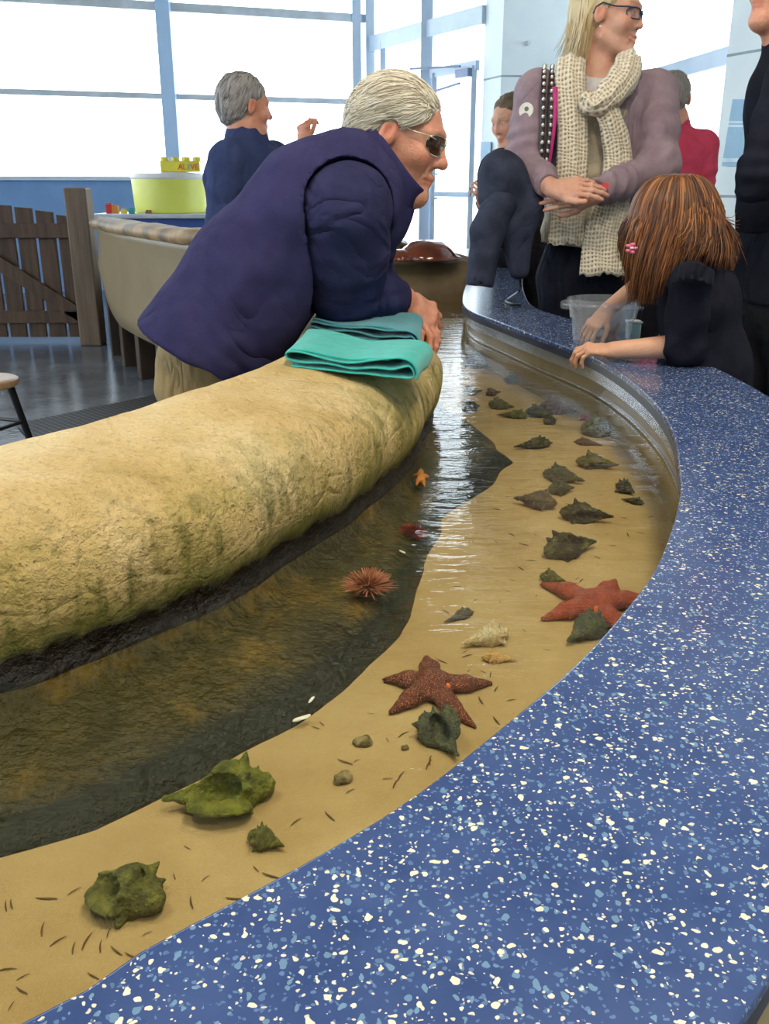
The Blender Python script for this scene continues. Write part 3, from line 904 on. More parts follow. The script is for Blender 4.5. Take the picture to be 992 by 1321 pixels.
# sea urchins
def urchin(label, px, py, z, R, c1, c2, seed):
    c = V(at(px, py, z)); th = thing('sea_urchin', label, 'sea urchin', c)
    S = SDF(c - V((R, R, R)) * 0.5, c + V((R, R, R)) * 0.6, 0.0025)
    S.ell(c, (R * 0.36, R * 0.36, R * 0.26), k=0)
    sdf_obj('test', S, mat('urchin_test', c2, None, 60, 0.6), th)
    rn = random.Random(seed); parts = []
    n = 260
    for i in range(n):
        z_ = 1 - 1.05 * (i + 0.5) / n; a = i * 2.399963 + rn.uniform(-.2, .2)
        r = math.sqrt(max(0, 1 - z_ * z_)); d = V((r * math.cos(a), r * math.sin(a), z_ * 0.75 + 0.05))
        d = (d + V((rn.uniform(-.12, .12), rn.uniform(-.12, .12), rn.uniform(-.06, .06)))).normalized()
        L = R * rn.uniform(0.78, 1.0) * (1.0 - 0.35 * max(0, z_))
        parts.append(tube_lists([c + d * R * 0.22, c + d * L * 0.7, c + d * L], [0.0011, 0.0009, 0.0003], 5))
    o = from_lists('spines', *merge_lists(parts), mat('urchin_spine', c1, c2, 40, 0.5), th)
    o['kind'] = 'stuff'
urchin('pinkish orange spiny sea urchin in the shade of the rock wall', 475, 757, 0.572, 0.044, hx(206, 140, 110), hx(140, 76, 50), 3)
urchin('dull dark red sea urchin nearest the rock wall corner', 531, 690, 0.555, 0.032, hx(150, 58, 46), hx(90, 30, 26), 5)

# whelk shells -----------------------------------------------------------------------------
def whelk_mesh(name, seed, open_=True, knobs=7, fat=1.0, flare=0.0, broken=False):
    """spindle whelk along +X: spire at -0.5, canal tip at +0.5, mouth up and to +Y"""
    rn = random.Random(seed)
    S = SDF((-0.62, -0.45, -0.42), (0.62, 0.45, 0.46), 0.019)
    f = fat
    S.cone((-0.5, 0, 0), (-0.30, 0, 0), 0.02, 0.13 * f, k=0.02)
    S.cone((-0.36, 0, 0), (-0.18, 0, 0), 0.13 * f, 0.23 * f, k=0.02)
    S.ell((-0.10, 0, 0), (0.24, 0.25 * f, 0.23 * f), k=0.04)
    S.cone((-0.02, 0.0, 0), (0.22, 0.02, 0), 0.22 * f, 0.10 * f, k=0.05)
    S.cone((0.2, 0.02, 0), (0.52, 0.0, -0.02), 0.10 * f, 0.025, k=0.05)
    for i in range(knobs):
        a = 2 * PI * i / knobs + rn.uniform(-.2, .2)
        x = -0.20 - 0.02 * i / knobs
        p = (x, math.cos(a) * 0.235 * f, math.sin(a) * 0.225 * f)
        q = (x - 0.03, math.cos(a) * 0.31 * f, math.sin(a) * 0.30 * f)
        S.cone(p, q, 0.055, 0.02, k=0.04)
        b = a + 0.3
        S.cone((-0.33, math.cos(b) * 0.12 * f, math.sin(b) * 0.12 * f), (-0.35, math.cos(b) * 0.165 * f, math.sin(b) * 0.165 * f), 0.03, 0.014, k=0.03)
    if flare:
        S.ell((0.06, 0.24, 0.10), (0.30, 0.16, 0.05), Matrix.Rotation(0.5, 3, 'X') @ Matrix.Rotation(-0.35, 3, 'Z'), k=0.04)
    if open_:
        S.ell((0.06, 0.06 * f, 0.13 * f), (0.25, 0.105 + 0.03 * flare, 0.20), Matrix.Rotation(-0.22, 3, 'Z') @ Matrix.Rotation(-0.25, 3, 'X'), k=0.015, sub=True)
        S.cone((0.2, 0.04, 0.09), (0.52, 0.0, 0.03), 0.055, 0.022, k=0.015, sub=True)
    if broken:
        S.ell((-0.18, -0.14, 0.18), (0.07, 0.06, 0.12), k=0.01, sub=True)
        S.plane((0.40, 0, 0), (1, 0.2, 0.1), k=0.03)
    v, fa = S.nets(); v = relax(v, fa, 1, 0.4)
    v = v + vnormals(v, fa) * (0.014 * vnoise(v, (9, 9, 9), seed) + 0.006 * np.sin(v[:, 0] * 60 + 4 * np.arctan2(v[:, 2], v[:, 1])))[:, None]
    me = bpy.data.meshes.new(name); me.from_pydata(v.tolist(), [], fa.tolist()); smooth(me)
    return me
def shell_mat(name, c1, c2, c3, sc=26):
    m, nt, out = newmat(name); g = NT(nt)
    b = g.n('ShaderNodeBsdfPrincipled'); b.inputs['Roughness'].default_value = 0.7
    co = g.coord('Object')
    col = g.ramp(g.noise(5.5, 6, 0.65, co=co), [(0.30, c2), (0.52, c1), (0.72, c3)])
    g.l(col, b.inputs['Base Color'])
    bn = g.n('ShaderNodeBump'); bn.inputs['Distance'].default_value = 0.03; bn.inputs['Strength'].default_value = 0.6
    g.l(g.noise(sc, 4, co=co), bn.inputs['Height']); g.l(bn.outputs[0], b.inputs['Normal'])
    g.l(b.outputs[0], out.inputs[0])
    return m
SH = {'green': shell_mat('algae_green_shell', hx(112, 116, 34), hx(66, 70, 26), hx(140, 138, 52)),
      'olive': shell_mat('olive_shell', hx(102, 102, 46), hx(60, 62, 32), hx(138, 134, 60)),
      'dark': shell_mat('dark_shell', hx(62, 62, 38), hx(38, 38, 28), hx(118, 118, 48)),
      'grey': shell_mat('grey_shell', hx(104, 92, 70), hx(70, 62, 50), hx(126, 116, 84)),
      'slate': shell_mat('slate_shell', hx(84, 88, 64), hx(54, 58, 46), hx(112, 114, 80)),
      'cream': shell_mat('cream_shell', hx(226, 206, 158), hx(190, 150, 90), hx(240, 228, 196)),
      'orange': shell_mat('orange_cream_shell', hx(222, 178, 102), hx(190, 130, 62), hx(232, 204, 146)),
      'brown': shell_mat('brown_shell', hx(98, 72, 48), hx(64, 44, 34), hx(124, 90, 58))}
MESH = {'open': whelk_mesh('whelk_open', 1, True, 7, 1.0), 'flared': whelk_mesh('whelk_flared', 2, True, 8, 1.05, 1.0),
        'closed': whelk_mesh('whelk_closed', 3, False, 8, 1.0), 'slim': whelk_mesh('whelk_slim', 4, False, 6, 0.72),
        'broken': whelk_mesh('whelk_broken', 5, True, 7, 1.25, 0.4, True), 'fat': whelk_mesh('whelk_fat', 6, False, 9, 1.3)}
_shell_cache = {}
def shell(label, spire, canal, kind='closed', col='olive', roll=0.0, dz=None, tilt=0.0, zfix=None, group=None):
    a = V(at(spire[0], spire[1], SZ)) if zfix is None else V(at(spire[0], spire[1], zfix)); b = V(at(canal[0], canal[1], SZ)) if zfix is None else V(at(canal[0], canal[1], zfix))
    L = (b - a).length
    key = (kind, col)
    if key not in _shell_cache:
        me = MESH[kind].copy(); me.materials.append(SH[col]); _shell_cache[key] = me
    o = bpy.data.objects.new('whelk_shell', _shell_cache[key]); COL.objects.link(o)
    yaw = math.atan2(b.y - a.y, b.x - a.x)
    c = (a + b) / 2
    r = {'slim': 0.17, 'fat': 0.30, 'broken': 0.28}.get(kind, 0.23) * L
    o.matrix_world = Matrix.Translation((c.x, c.y, (zfix or SZ) + r * (0.55 if dz is None else dz))) @ Matrix.Rotation(yaw, 4, 'Z') @ Matrix.Rotation(tilt, 4, 'Y') @ Matrix.Rotation(roll, 4, 'X') @ Matrix.Scale(L, 4)
    tag(o, label, 'shell', group); return o
shell('big bright green whelk shell with a wide open flared mouth', (356, 1022), (217, 1046), 'flared', 'green', -0.35, tilt=-0.05)
shell('small plain olive shell tucked beside the big bright green whelk', (322, 1084), (366, 1098), 'fat', 'olive', 0.2)
shell('chunky broken olive whelk shell with a dark slit, lowest at the left of the photo', (208, 1182), (118, 1142), 'broken', 'olive', -0.35)
shell('green whelk shell with a black open mouth beneath the brown sea star', (545, 935), (588, 982), 'flared', 'slate', 0.55)
shell('dark slate whelk shell with tail under the rust red sea star', (776, 808), (732, 834), 'closed', 'slate', 0.4)
shell('stubby dark green shell at the tip of the rust red star arm', (697, 748), (729, 754), 'fat', 'olive')
shell('knobbly black and green whelk shell above the rust red star', (702, 722), (767, 708), 'open', 'dark', 1.1)
shell('dark olive whelk shell with its long tail pointing right', (722, 668), (788, 675), 'open', 'dark', 1.8)
shell('smooth grey brown whelk shell with a thin tail pointing left', (718, 656), (664, 648), 'closed', 'grey', 0.3)
shell('slender dark shell close to the counter wall, pointed at both ends', (831, 652), (802, 646), 'slim', 'dark')
shell('little black shell near the counter wall above the slender one', (796, 631), (818, 640), 'fat', 'dark')
shell('slate grey lumpy shell lying across another in mid pool', (700, 617), (752, 626), 'closed', 'slate', 0.6)
shell('rounded dark olive shell beneath the slate grey lumpy one', (708, 638), (740, 634), 'fat', 'slate')
shell('brown and green whelk shell on its own near the far counter wall', (743, 601), (796, 607), 'open', 'olive', 2.2)
shell('dark whelk shell with long thin tail pointing left across mid pool', (712, 576), (664, 580), 'slim', 'dark', 0.2)
shell('broad green brown shell mound against the far counter wall', (750, 560), (803, 566), 'fat', 'olive', 0.3)
shell('reddish brown shell in front of the broad green mound', (740, 573), (776, 577), 'slim', 'brown')
shell('reddish long whelk shell beside the small red star', (696, 530), (746, 536), 'closed', 'brown', 0.7)
shell('dark green shell in the middle of the far shell row', (678, 535), (712, 541), 'closed', 'dark', 0.2)
shell('long green shell at the left part of the far shell row', (683, 541), (642, 538), 'slim', 'olive', 0.1)
shell('bright olive shell above the long green one in the far row', (630, 525), (662, 529), 'closed', 'olive', 1.1)
shell('small round shell at the front of the far shell row', (703, 549), (718, 545), 'fat', 'dark')
shell('dark green shell at the edge of the window reflection', (598, 533), (618, 528), 'fat', 'dark')
shell('mottled green shell just beyond the dark one by the window reflection', (598, 511), (621, 507), 'closed', 'olive')
shell('tiny brown shell right of the mottled green one', (627, 511), (645, 508), 'closed', 'brown')
shell('elongated green brown shell below the dark red sea star', (680, 505), (728, 504), 'slim', 'olive', 0.3)
shell('domed brown shell leaning on the far counter wall', (730, 516), (760, 510), 'fat', 'brown')
shell('dark grey shell left of the dark red sea star', (650, 493), (682, 497), 'closed', 'slate', 0.3)
shell('blackish shell furthest left on the far sand', (602, 470), (630, 478), 'closed', 'dark')
shell('brown shell at the foot of the far counter wall', (636, 459), (664, 467), 'fat', 'brown')
shell('small grey striped whelk shell alone on the open sand', (611, 793), (574, 805), 'slim', 'grey', 0.4)
shell('cream white knobbed shell on the open sand', (656, 823), (597, 836), 'closed', 'cream', 0.5)
shell('orange cream shell just below the cream white one', (620, 851), (666, 855), 'slim', 'orange', 0.2)
# stones and chips
def pebble(name, label, px, py, z, size, col, seed, rz=0.0, cat='stone'):
    c = V(at(px, py, z)); S = SDF((-1.3, -1.3, -1.3), (1.3, 1.3, 1.3), 0.12)
    S.ell((0, 0, 0), (1, 0.72, 0.55), k=0); S.ball((0.45, 0.2, 0.1), 0.5, 0.3); S.ball((-0.5, -0.2, 0.15), 0.42, 0.3)
    v, f = S.nets(); v = relax(v, f, 1) + vnormals(v, f) * (0.14 * vnoise(v, 2.2, seed))[:, None]
    R = Matrix.Rotation(rz, 3, 'Z')
    fl_ = (1.5, 0.55, 0.4) if cat == 'shell fragment' else (1, 1, 1)
    vs = [c + R @ V((p[0] * size * fl_[0], p[1] * size * fl_[1], p[2] * size * fl_[2])) + V((0, 0, size * 0.3)) for p in v]
    o = from_lists(name, vs, f.tolist(), col, None, True, None); tag(o, label, cat); return o
M_barn = mat('barnacled_stone', hx(150, 134, 92), hx(84, 76, 48), 130, 0.9, 0.002, 200)
M_white = mat('white_shell_chip', hx(238, 236, 226), None, 30, 0.6)
pebble('pebble', 'small barnacle crusted lump on the sand left of the green whelk', 468, 961, SZ, 0.0105, M_barn, 2)
pebble('pebble', 'small grey pebble below the barnacle crusted lump', 443, 1007, SZ, 0.0105, M_barn, 7, 0.3)
pebble('pebble', 'tiny brownish pebble left of the green whelk mouth', 522, 966, SZ, 0.0045, M_barn, 9)
pebble('shell_chip', 'white shell fragment lying at the dark edge of the sand', 389, 929, SZ + 0.008, 0.0078, M_white, 4, 0.5, 'shell fragment')
pebble('shell_chip', 'small bluish white chip above the white shell fragment', 402, 904, 0.535, 0.005, M_white, 5, 1.2, 'shell fragment')
pebble('shell_chip', 'pale chip on the rock slope between the two urchins', 519, 713, 0.560, 0.005, M_white, 6, 2.2, 'shell fragment')
# drifted bits of sea grass: no two places matter, nothing tells them apart
M_bit = mat('dead_grass', hx(104, 76, 40), hx(74, 54, 30), 60, 0.8)
bit_px = [(95, 1224), (112, 1215), (130, 1222), (140, 1205), (150, 1228), (265, 1132), (241, 1092), (293, 1190), (305, 1160), (247, 1165), (300, 1160), (10, 1253), (30, 1262), (15, 1300), (28, 1280), (8, 1170), (15, 1168), (96, 1150), (60, 1160), (425, 1052), (452, 1020), (500, 1004), (510, 1010), (517, 1000), (445, 985), (460, 983), (555, 980), (553, 985), (500, 955), (520, 948), (605, 865), (570, 852), (600, 840), (617, 818), (603, 845), (633, 870), (623, 866), (676, 815), (645, 780), (613, 778), (675, 705), (660, 750), (692, 770), (672, 735), (650, 712), (745, 745), (750, 748), (742, 752), (730, 760), (690, 690), (681, 640), (810, 690), (825, 688), (783, 690), (640, 655), (655, 640), (690, 610), (705, 840), (640, 932), (660, 905), (478, 922), (415, 935), (407, 940), (382, 1060), (330, 1120), (190, 1206), (170, 1235), (75, 1215), (655, 600), (640, 580), (700, 590), (615, 640), (840, 668), (805, 668), (660, 690), (640, 700), (625, 735), (655, 765), (685, 725), (705, 700), (770, 720), (790, 705), (610, 700), (590, 760), (575, 790), (630, 620), (660, 630), (735, 650), (775, 640), (620, 905), (640, 890), (210, 1150), (225, 1130), (350, 1130), (180, 1260), (55, 1200), (120, 1260)]
rb = random.Random(11)
grass_proto = None
for i, (px, py) in enumerate(bit_px):
    p = at(px, py, SZ)
    if grass_proto is None:
        vs, fs = tube_lists([(-0.5, 0, 0), (-0.15, 0.03, 0.04), (0.2, 0.02, 0.02), (0.5, -0.05, 0)], [0.035, 0.06, 0.05, 0.02], 6, 0.5)
        grass_proto = from_lists('seagrass_bit', vs, fs, M_bit); o = grass_proto
    else:
        o = grass_proto.copy(); COL.objects.link(o)
    o.location = (p.x, p.y, sand_h(p.x, p.y) + 0.001)
    s = rb.uniform(0.008, 0.019); o.scale = (s, s * 0.9, s * 0.9); o.rotation_euler = (0, 0, rb.uniform(0, PI))
    tag(o, 'short brown sliver of dead sea grass loose on the sand', 'sea grass', 'dead sea grass slivers on the sand')
# ================= towels on the rock ========================================================
def towel(label, A, B, C, D, mt, seed, loop=0.020, layers=1, name='folded_towel'):
    """A front-left, B front-right, C back-right, D back-left: folded cloth with a rolled fold at the right end"""
    A, B, C, D = [V(q) for q in (A, B, C, D)]
    th = thing(name, label, 'towel', (A + B + C + D) / 4)
    path = []
    for i in range(15): path.append((i / 14 * 0.96, 0.000))
    path += [(0.985, 0.005), (0.99, 0.5 * loop), (0.975, 0.9 * loop + 0.006), (0.94, loop + 0.006), (0.90, loop + 0.001), (0.87, 0.6 * loop + 0.006), (0.84, 0.012)]
    for i in range(14): path.append((0.80 - i / 13 * 0.80, 0.010 + 0.0025 * math.sin(i * 0.9 + seed)))
    path += [(-0.015, 0.013), (-0.02, 0.018), (-0.005, 0.022)]
    for i in range(16): path.append((0.02 + i / 15 * 0.84, 0.021 + 0.0035 * math.sin(i * 0.5 + seed) * (1 if i < 12 else 0.5) + (max(0, (i - 9) / 6.0) ** 2) * (loop - 0.006)))
    path += [(0.93, loop + 0.017), (0.985, loop + 0.012), (1.01, 0.6 * loop + 0.008), (1.012, 0.3 * loop), (1.0, -0.002)]
    cols = []
    nv = 16
    for j in range(nv + 1):
        v = j / nv; c = []
        for s, z in path:
            sk = 0.02 * mnoise.noise(V((s * 3 + seed, v * 2, z * 30)))
            p = A.lerp(B, s + sk).lerp(D.lerp(C, s + sk), v)
            w = mnoise.noise(V((s * 4 + seed, v * 3.5, 1 + z * 20))) * 0.004
            c.append(p + V((0, 0, z + w)))
        cols.append(c)
    o = ribbon('cloth', cols, mt, th, ang=80)
    m = o.modifiers.new('thick', 'SOLIDIFY'); m.thickness = 0.0045; m.offset = 0
    m = o.modifiers.new('soft', 'SUBSURF'); m.levels = 1; m.render_levels = 1
    # stitched hem along the front edge
    hem = [A.lerp(B, s) + V((0, 0, 0.0255 + 0.0035 * math.sin((s - 0.02) / 0.84 * 15 * 0.5 + seed))) for s in [0.02 + 0.78 * k / 14 for k in range(15)]]
    d = (D - A).normalized() * 0.008
    o = from_lists('hem', *tube_lists([h + d for h in hem], 0.0024, 6), mt, th)
    return th
M_towel = mat('teal_towel', hx(46, 188, 180), hx(40, 174, 166), 40, 0.95, 0.002, 500, sheen=0.3)
M_towel2 = mat('grey_teal_towel', hx(58, 148, 160), hx(50, 136, 150), 40, 0.95, 0.002, 500, sheen=0.3)
towel('bright turquoise folded towel lying nearest on the rock wall', at(372, 472, 0.798), at(536, 490, 0.790), at(555, 464, 0.790), at(400, 438, 0.798), M_towel, 0.7, loop=0.016)
towel('darker grey teal folded towel behind the turquoise one on the rock wall', at(402, 428, 0.800), at(538, 447, 0.796), at(544, 421, 0.796), at(416, 408, 0.798), M_towel2, 2.1, loop=0.011)

# ================= staff-side gate, stool and mat =============================================
M_gate = mat('brown_stained_wood', hx(96, 72, 54), hx(70, 50, 38), 9, 0.65, 0.002, 40, stretch=(3, 3, 0.25))
GY = 6.88
gate = thing('picket_gate', 'brown wooden picket gate with curved top closing the staff area', 'gate', (-2.6, GY, 0))
def gx(px): return aty(px, 350, GY).x
wp = gx(24) - gx(2)
for i in range(-9, 5):
    x0 = gx(103) - (5 - i) * (wp + 0.022) + 0.022
    xm = x0 + wp / 2
    u = (xm - (gx(103) - 0.75)) / 0.75
    zt_ = 0.985 - 0.10 * u * u
    z0 = 0.04
    bm = bmesh.new()
    bbox_bm(bm, (xm, GY, (zt_ + z0) / 2), (wp, 0.025, zt_ - z0))
    for v in bm.verts:
        if v.co.z > 0.5: v.co.z += -0.2 * u * 0.75 * (v.co.x - xm)
    o = from_bm('picket', bm, M_gate, gate, sm=False); bevel(o, 0.004)
xl = gx(103) - 14 * (wp + 0.022)
for z, h in ((0.80, 0.10), (0.19, 0.09)):
    bm = bmesh.new(); bar_bm(bm, (xl, GY - 0.028, z), (gx(104), GY - 0.028, z), 0.03, h)
    o = from_bm('rail', bm, M_gate, gate, sm=False); bevel(o, 0.004)
bm = bmesh.new(); bar_bm(bm, (gx(-10), GY - 0.028, 0.62), (gx(100), GY - 0.028, 0.20), 0.03, 0.10)
o = from_bm('brace', bm, M_gate, gate, sm=False); bevel(o, 0.004)
M_post = mat('grey_brown_post', hx(124, 104, 86), hx(100, 82, 66), 7, 0.6, 0.002, 40, stretch=(3, 3, 0.25))
pxm = aty(106, 300, 6.78)
bm = bmesh.new(); bbox_bm(bm, (pxm.x, 6.78, 0.545), (0.155, 0.155, 1.09))
o = from_bm('gate_post', bm, M_post, None, sm=False); bevel(o, 0.012, 3)
tag(o, 'square wooden gate post at the end of the beige tank wall', 'post')

M_seat = mat('pale_stool_wood', hx(196, 160, 120), hx(176, 138, 98), 8, 0.4, stretch=(1, 6, 1))
M_black = mat('black_metal', hx(22, 24, 28), None, 10, 0.35)
sp_ = aty(-22, 490, 3.75)
stool = thing('stool', 'low round wooden stool on black legs at the left edge', 'stool', (sp_.x, sp_.y, 0))
zs_ = sp_.z
prof_s = [(0, -0.03), (0.12, -0.03), (0.135, -0.024), (0.14, -0.012), (0.138, 0), (0.128, 0.006), (0.06, 0.002), (0, 0.0)]
o = from_lists('seat', *lathe_lists(prof_s, 36, (sp_.x, sp_.y, zs_)), M_seat, stool)
for k in range(4):
    a = PI / 4 + k * PI / 2 - 0.35
    d = V((math.cos(a), math.sin(a), 0))
    p0 = V((sp_.x, sp_.y, zs_ - 0.03)) + d * 0.10; p1 = V((sp_.x, sp_.y, 0.0)) + d * 0.165
    from_lists('leg', *tube_lists([p0, p1], [0.016, 0.015], 10), M_black, stool)
for k in range(4):
    a = PI / 4 + k * PI / 2 - 0.35; b = a + PI / 2
    q = lambda t: V((sp_.x, sp_.y, zs_ * 0.45)) + V((math.cos(t), math.sin(t), 0)) * 0.136
    from_lists('rung', *tube_lists([q(a), q(b)], 0.008, 8), M_black, stool)
# rubber mat with its weave of holes
def mat_tex():
    m, nt, out = newmat('rubber_mat'); g = NT(nt)
    b = g.n('ShaderNodeBsdfPrincipled'); b.inputs['Roughness'].default_value = 0.6
    co = g.coord('Object')
    mp = g.n('ShaderNodeMapping'); mp.inputs['Scale'].default_value = (32, 32, 0); mp.inputs['Rotation'].default_value = (0, 0, 0.8); g.l(co, mp.inputs['Vector'])
    v = g.n('ShaderNodeTexVoronoi'); v.inputs['Scale'].default_value = 1.0; v.inputs['Randomness'].default_value = 0.0; g.l(mp.outputs[0], v.inputs['Vector'])
    f = g.math('LESS_THAN', v.outputs['Distance'], 0.33)
    g.l(g.mixc(f, hx(26, 26, 30), hx(84, 84, 90)), b.inputs['Base Color'])
    bn = g.n('ShaderNodeBump'); bn.inputs['Distance'].default_value = 0.008; g.l(g.math('SUBTRACT', 1.0, f), bn.inputs['Height']); g.l(bn.outputs[0], b.inputs['Normal'])
    g.l(b.outputs[0], out.inputs[0]); return m
M_mat = mat_tex()
q = [at(60, 597, 0), at(22, 550, 0), at(212, 510, 0), at(350, 545, 0)]
vs = [V((p.x, p.y, 0.002)) for p in q] + [V((p.x, p.y, 0.016)) for p in q]
o = from_lists('rubber_mat', vs, [(3, 2, 1, 0), (4, 5, 6, 7), (0, 1, 5, 4), (1, 2, 6, 5), (2, 3, 7, 6), (3, 0, 4, 7)], M_mat, None, sm=False)
bevel(o, 0.005); tag(o, 'dark perforated rubber mat on the floor behind the rock wall', 'mat')

# ================= brick play table by the window =============================================
TZ = 0.88
tl, tr = at(112, 279, TZ), at(300, 290, TZ)
table = thing('play_table', 'white topped play table by the window carrying a yellow tub', 'table', (tl.x + 1, tl.y, 0))
M_ttop = mat('white_tabletop', hx(206, 214, 226), None, 6, 0.25)
M_tblue = mat('blue_apron', hx(56, 92, 170), None, 6, 0.4)
bm = bmesh.new(); TYf = 8.15; TYb = 8.95
xL = aty(118, 279, TYf).x; xR = aty(330, 279, TYf).x
bbox_bm(bm, ((xL + xR) / 2, (TYf + TYb) / 2, TZ - 0.02), (xR - xL, TYb - TYf, 0.04)); o = from_bm('table_top', bm, M_ttop, table, sm=False); bevel(o, 0.012, 3)
bm = bmesh.new(); bbox_bm(bm, ((xL + xR) / 2, (TYf + TYb) / 2, TZ - 0.085), (xR - xL - 0.12, TYb - TYf - 0.1, 0.09)); from_bm('apron', bm, M_tblue, table, sm=False)
for x in (xL + 0.12, xR - 0.12):
    for y in (TYf + 0.1, TYb - 0.1):
        bm = bmesh.new(); bbox_bm(bm, (x, y, (TZ - 0.04) / 2), (0.06, 0.06, TZ - 0.04)); from_bm('leg', bm, M_tblue, table, sm=False)
tc = aty(221, 250, 8.56); rT = 49 * mpp(tc)
tub = thing('round_tub', 'large yellow green round tub on the white play table', 'tub', (tc.x, tc.y, TZ))
zr = aty(221, 229, 8.4).z
M_tub = mat('yellow_green_plastic', hx(226, 228, 104), hx(216, 222, 92), 3, 0.4)
M_lid = mat('white_plastic', hx(240, 242, 240), None, 3, 0.4)
hT = zr - TZ
from_lists('tub_body', *lathe_lists([(0, 0.0), (rT * 0.93, 0.0), (rT * 0.95, 0.004), (rT, hT - 0.01), (rT * 0.99, hT)], 56, (tc.x, tc.y, TZ)), M_tub, tub)
from_lists('lid', *lathe_lists([(rT * 1.005, hT - 0.012), (rT * 1.015, hT), (rT * 0.97, hT + 0.03), (rT * 0.5, hT + 0.045), (0, hT + 0.045)], 56, (tc.x, tc.y, TZ)), M_lid, tub)
# toy-brick shaped sign on the lid
sgw = 25 * mpp(tc)
sz0 = TZ + hT + 0.046; sy = tc.y - 0.05
sx = aty(234, 220, sy).x
sgh = 13 * mpp(tc)
sign = thing('brick_sign', 'yellow toy brick shaped sign standing on the yellow tub', 'sign', (sx, sy, sz0))
M_sy = mat('yellow_brick', hx(236, 222, 70), None, 5, 0.35)
bm = bmesh.new(); bbox_bm(bm, (sx, sy, sz0 + sgh / 2), (2 * sgw, 0.10, sgh)); o = from_bm('brick', bm, M_sy, sign, sm=False); bevel(o, 0.006)
for k in range(4):
    x = sx + sgw * (-0.82 + k * 0.545)
    from_lists('stud', *lathe_lists([(0.036, -0.005), (0.036, 0.028), (0.033, 0.032), (0, 0.032)], 20, (x, sy, sz0 + sgh)), M_sy, sign)
def letter(ch, x, z, size, mt, parent, name='letter'):
    cu = bpy.data.curves.new('t', 'FONT'); cu.body = ch; cu.size = size; cu.extrude = 0.003; cu.align_x = 'CENTER'
    t = bpy.data.objects.new('t', cu); COL.objects.link(t)
    bpy.context.view_layer.update()
    me = bpy.data.meshes.new_from_object(t.evaluated_get(bpy.context.evaluated_depsgraph_get()))
    bpy.data.objects.remove(t)
    me.transform(Matrix.Translation((x, sy - 0.053, z)) @ Matrix.Rotation(PI / 2, 4, 'X'))
    me.materials.clear(); me.materials.append(mt)
    o = bpy.data.objects.new(name, me); link(o, parent); return o
Lc = [('A', hx(226, 84, 60)), ('L', hx(232, 140, 50)), ('I', hx(90, 180, 220)), ('V', hx(226, 84, 60)), ('E', hx(226, 70, 90))]
for k, (ch, c) in enumerate(Lc):
    letter(ch, sx + sgw * (0.02 + k * 0.205), sz0 + sgh * 0.22, sgh * 0.72, mat('letter_paint', c, c, 5, 0.5), sign)
# loose toy bricks
def brick(label, px, py, w, h, col, y=8.3, dx=0):
    p = aty(px, py, y); z = TZ
    t = thing('toy_brick', label, 'toy brick', (p.x, y, z))
    m = mat('toy_plastic', col, None, 5, 0.3)
    bm = bmesh.new(); bbox_bm(bm, (p.x, y, z + h / 2), (w, 0.05, h)); o = from_bm('block', bm, m, t, sm=False); bevel(o, 0.003)
    for k in (-1, 1):
        from_lists('stud', *lathe_lists([(0.012, -0.002), (0.012, 0.01), (0, 0.01)], 12, (p.x + k * w * 0.25, y, z + h)), m, t)
brick('red toy brick on the play table left of the tub', 141, 270, 0.05, 0.075, hx(214, 50, 50))
brick('orange toy brick right beside the red one on the play table', 149, 270, 0.055, 0.06, hx(236, 150, 60))
brick('small yellow toy brick between the orange brick and the tub', 160, 272, 0.045, 0.03, hx(236, 210, 90), 8.25)
brick('small teal toy brick at the left foot of the yellow tub', 170, 272, 0.045, 0.04, hx(60, 160, 170), 8.22)
brick('tiny brown toy brick in front of the yellow tub', 192, 274, 0.05, 0.02, hx(150, 110, 80), 8.2)

# ================= rock shelf with horseshoe crabs ==============================================
M_shelf = mat('brown_shelf_rock', hx(126, 106, 74), hx(98, 80, 54), 6, 0.7, 0.004, 30)
S = SDF((-0.7, 4.05, 0.40), (0.62, 5.35, 0.90), 0.022)
S.econe((-0.5, 4.62, 0.60), (0.33, 4.62, 0.60), 0.32, 0.19, 0.32, 0.19, (0, 1, 0), k=0.04)
S.econe((-0.5, 4.66, 0.48), (0.36, 4.66, 0.48), 0.38, 0.16, 0.38, 0.16, (0, 1, 0), k=0.05)
S.econe((-0.5, 4.8, 0.66), (0.3, 4.8, 0.66), 0.25, 0.13, 0.25, 0.13, (0, 1, 0), k=0.05)
o = sdf_obj('rock_shelf', S, M_shelf, None, disp=lambda v: 0.012 * vnoise(v, 7) + 0.005 * vnoise(v, 22), it=2)
tag(o, 'brown rock shelf crossing the far channel, horseshoe crabs on top', 'rock')
M_crab = mat('glossy_brown_carapace', hx(122, 62, 40), hx(96, 46, 30), 9, 0.12, spec=0.8, coat=0.6)
M_crab2 = mat('glossy_dark_carapace', hx(104, 74, 44), hx(58, 40, 26), 14, 0.15, spec=0.8, coat=0.5)
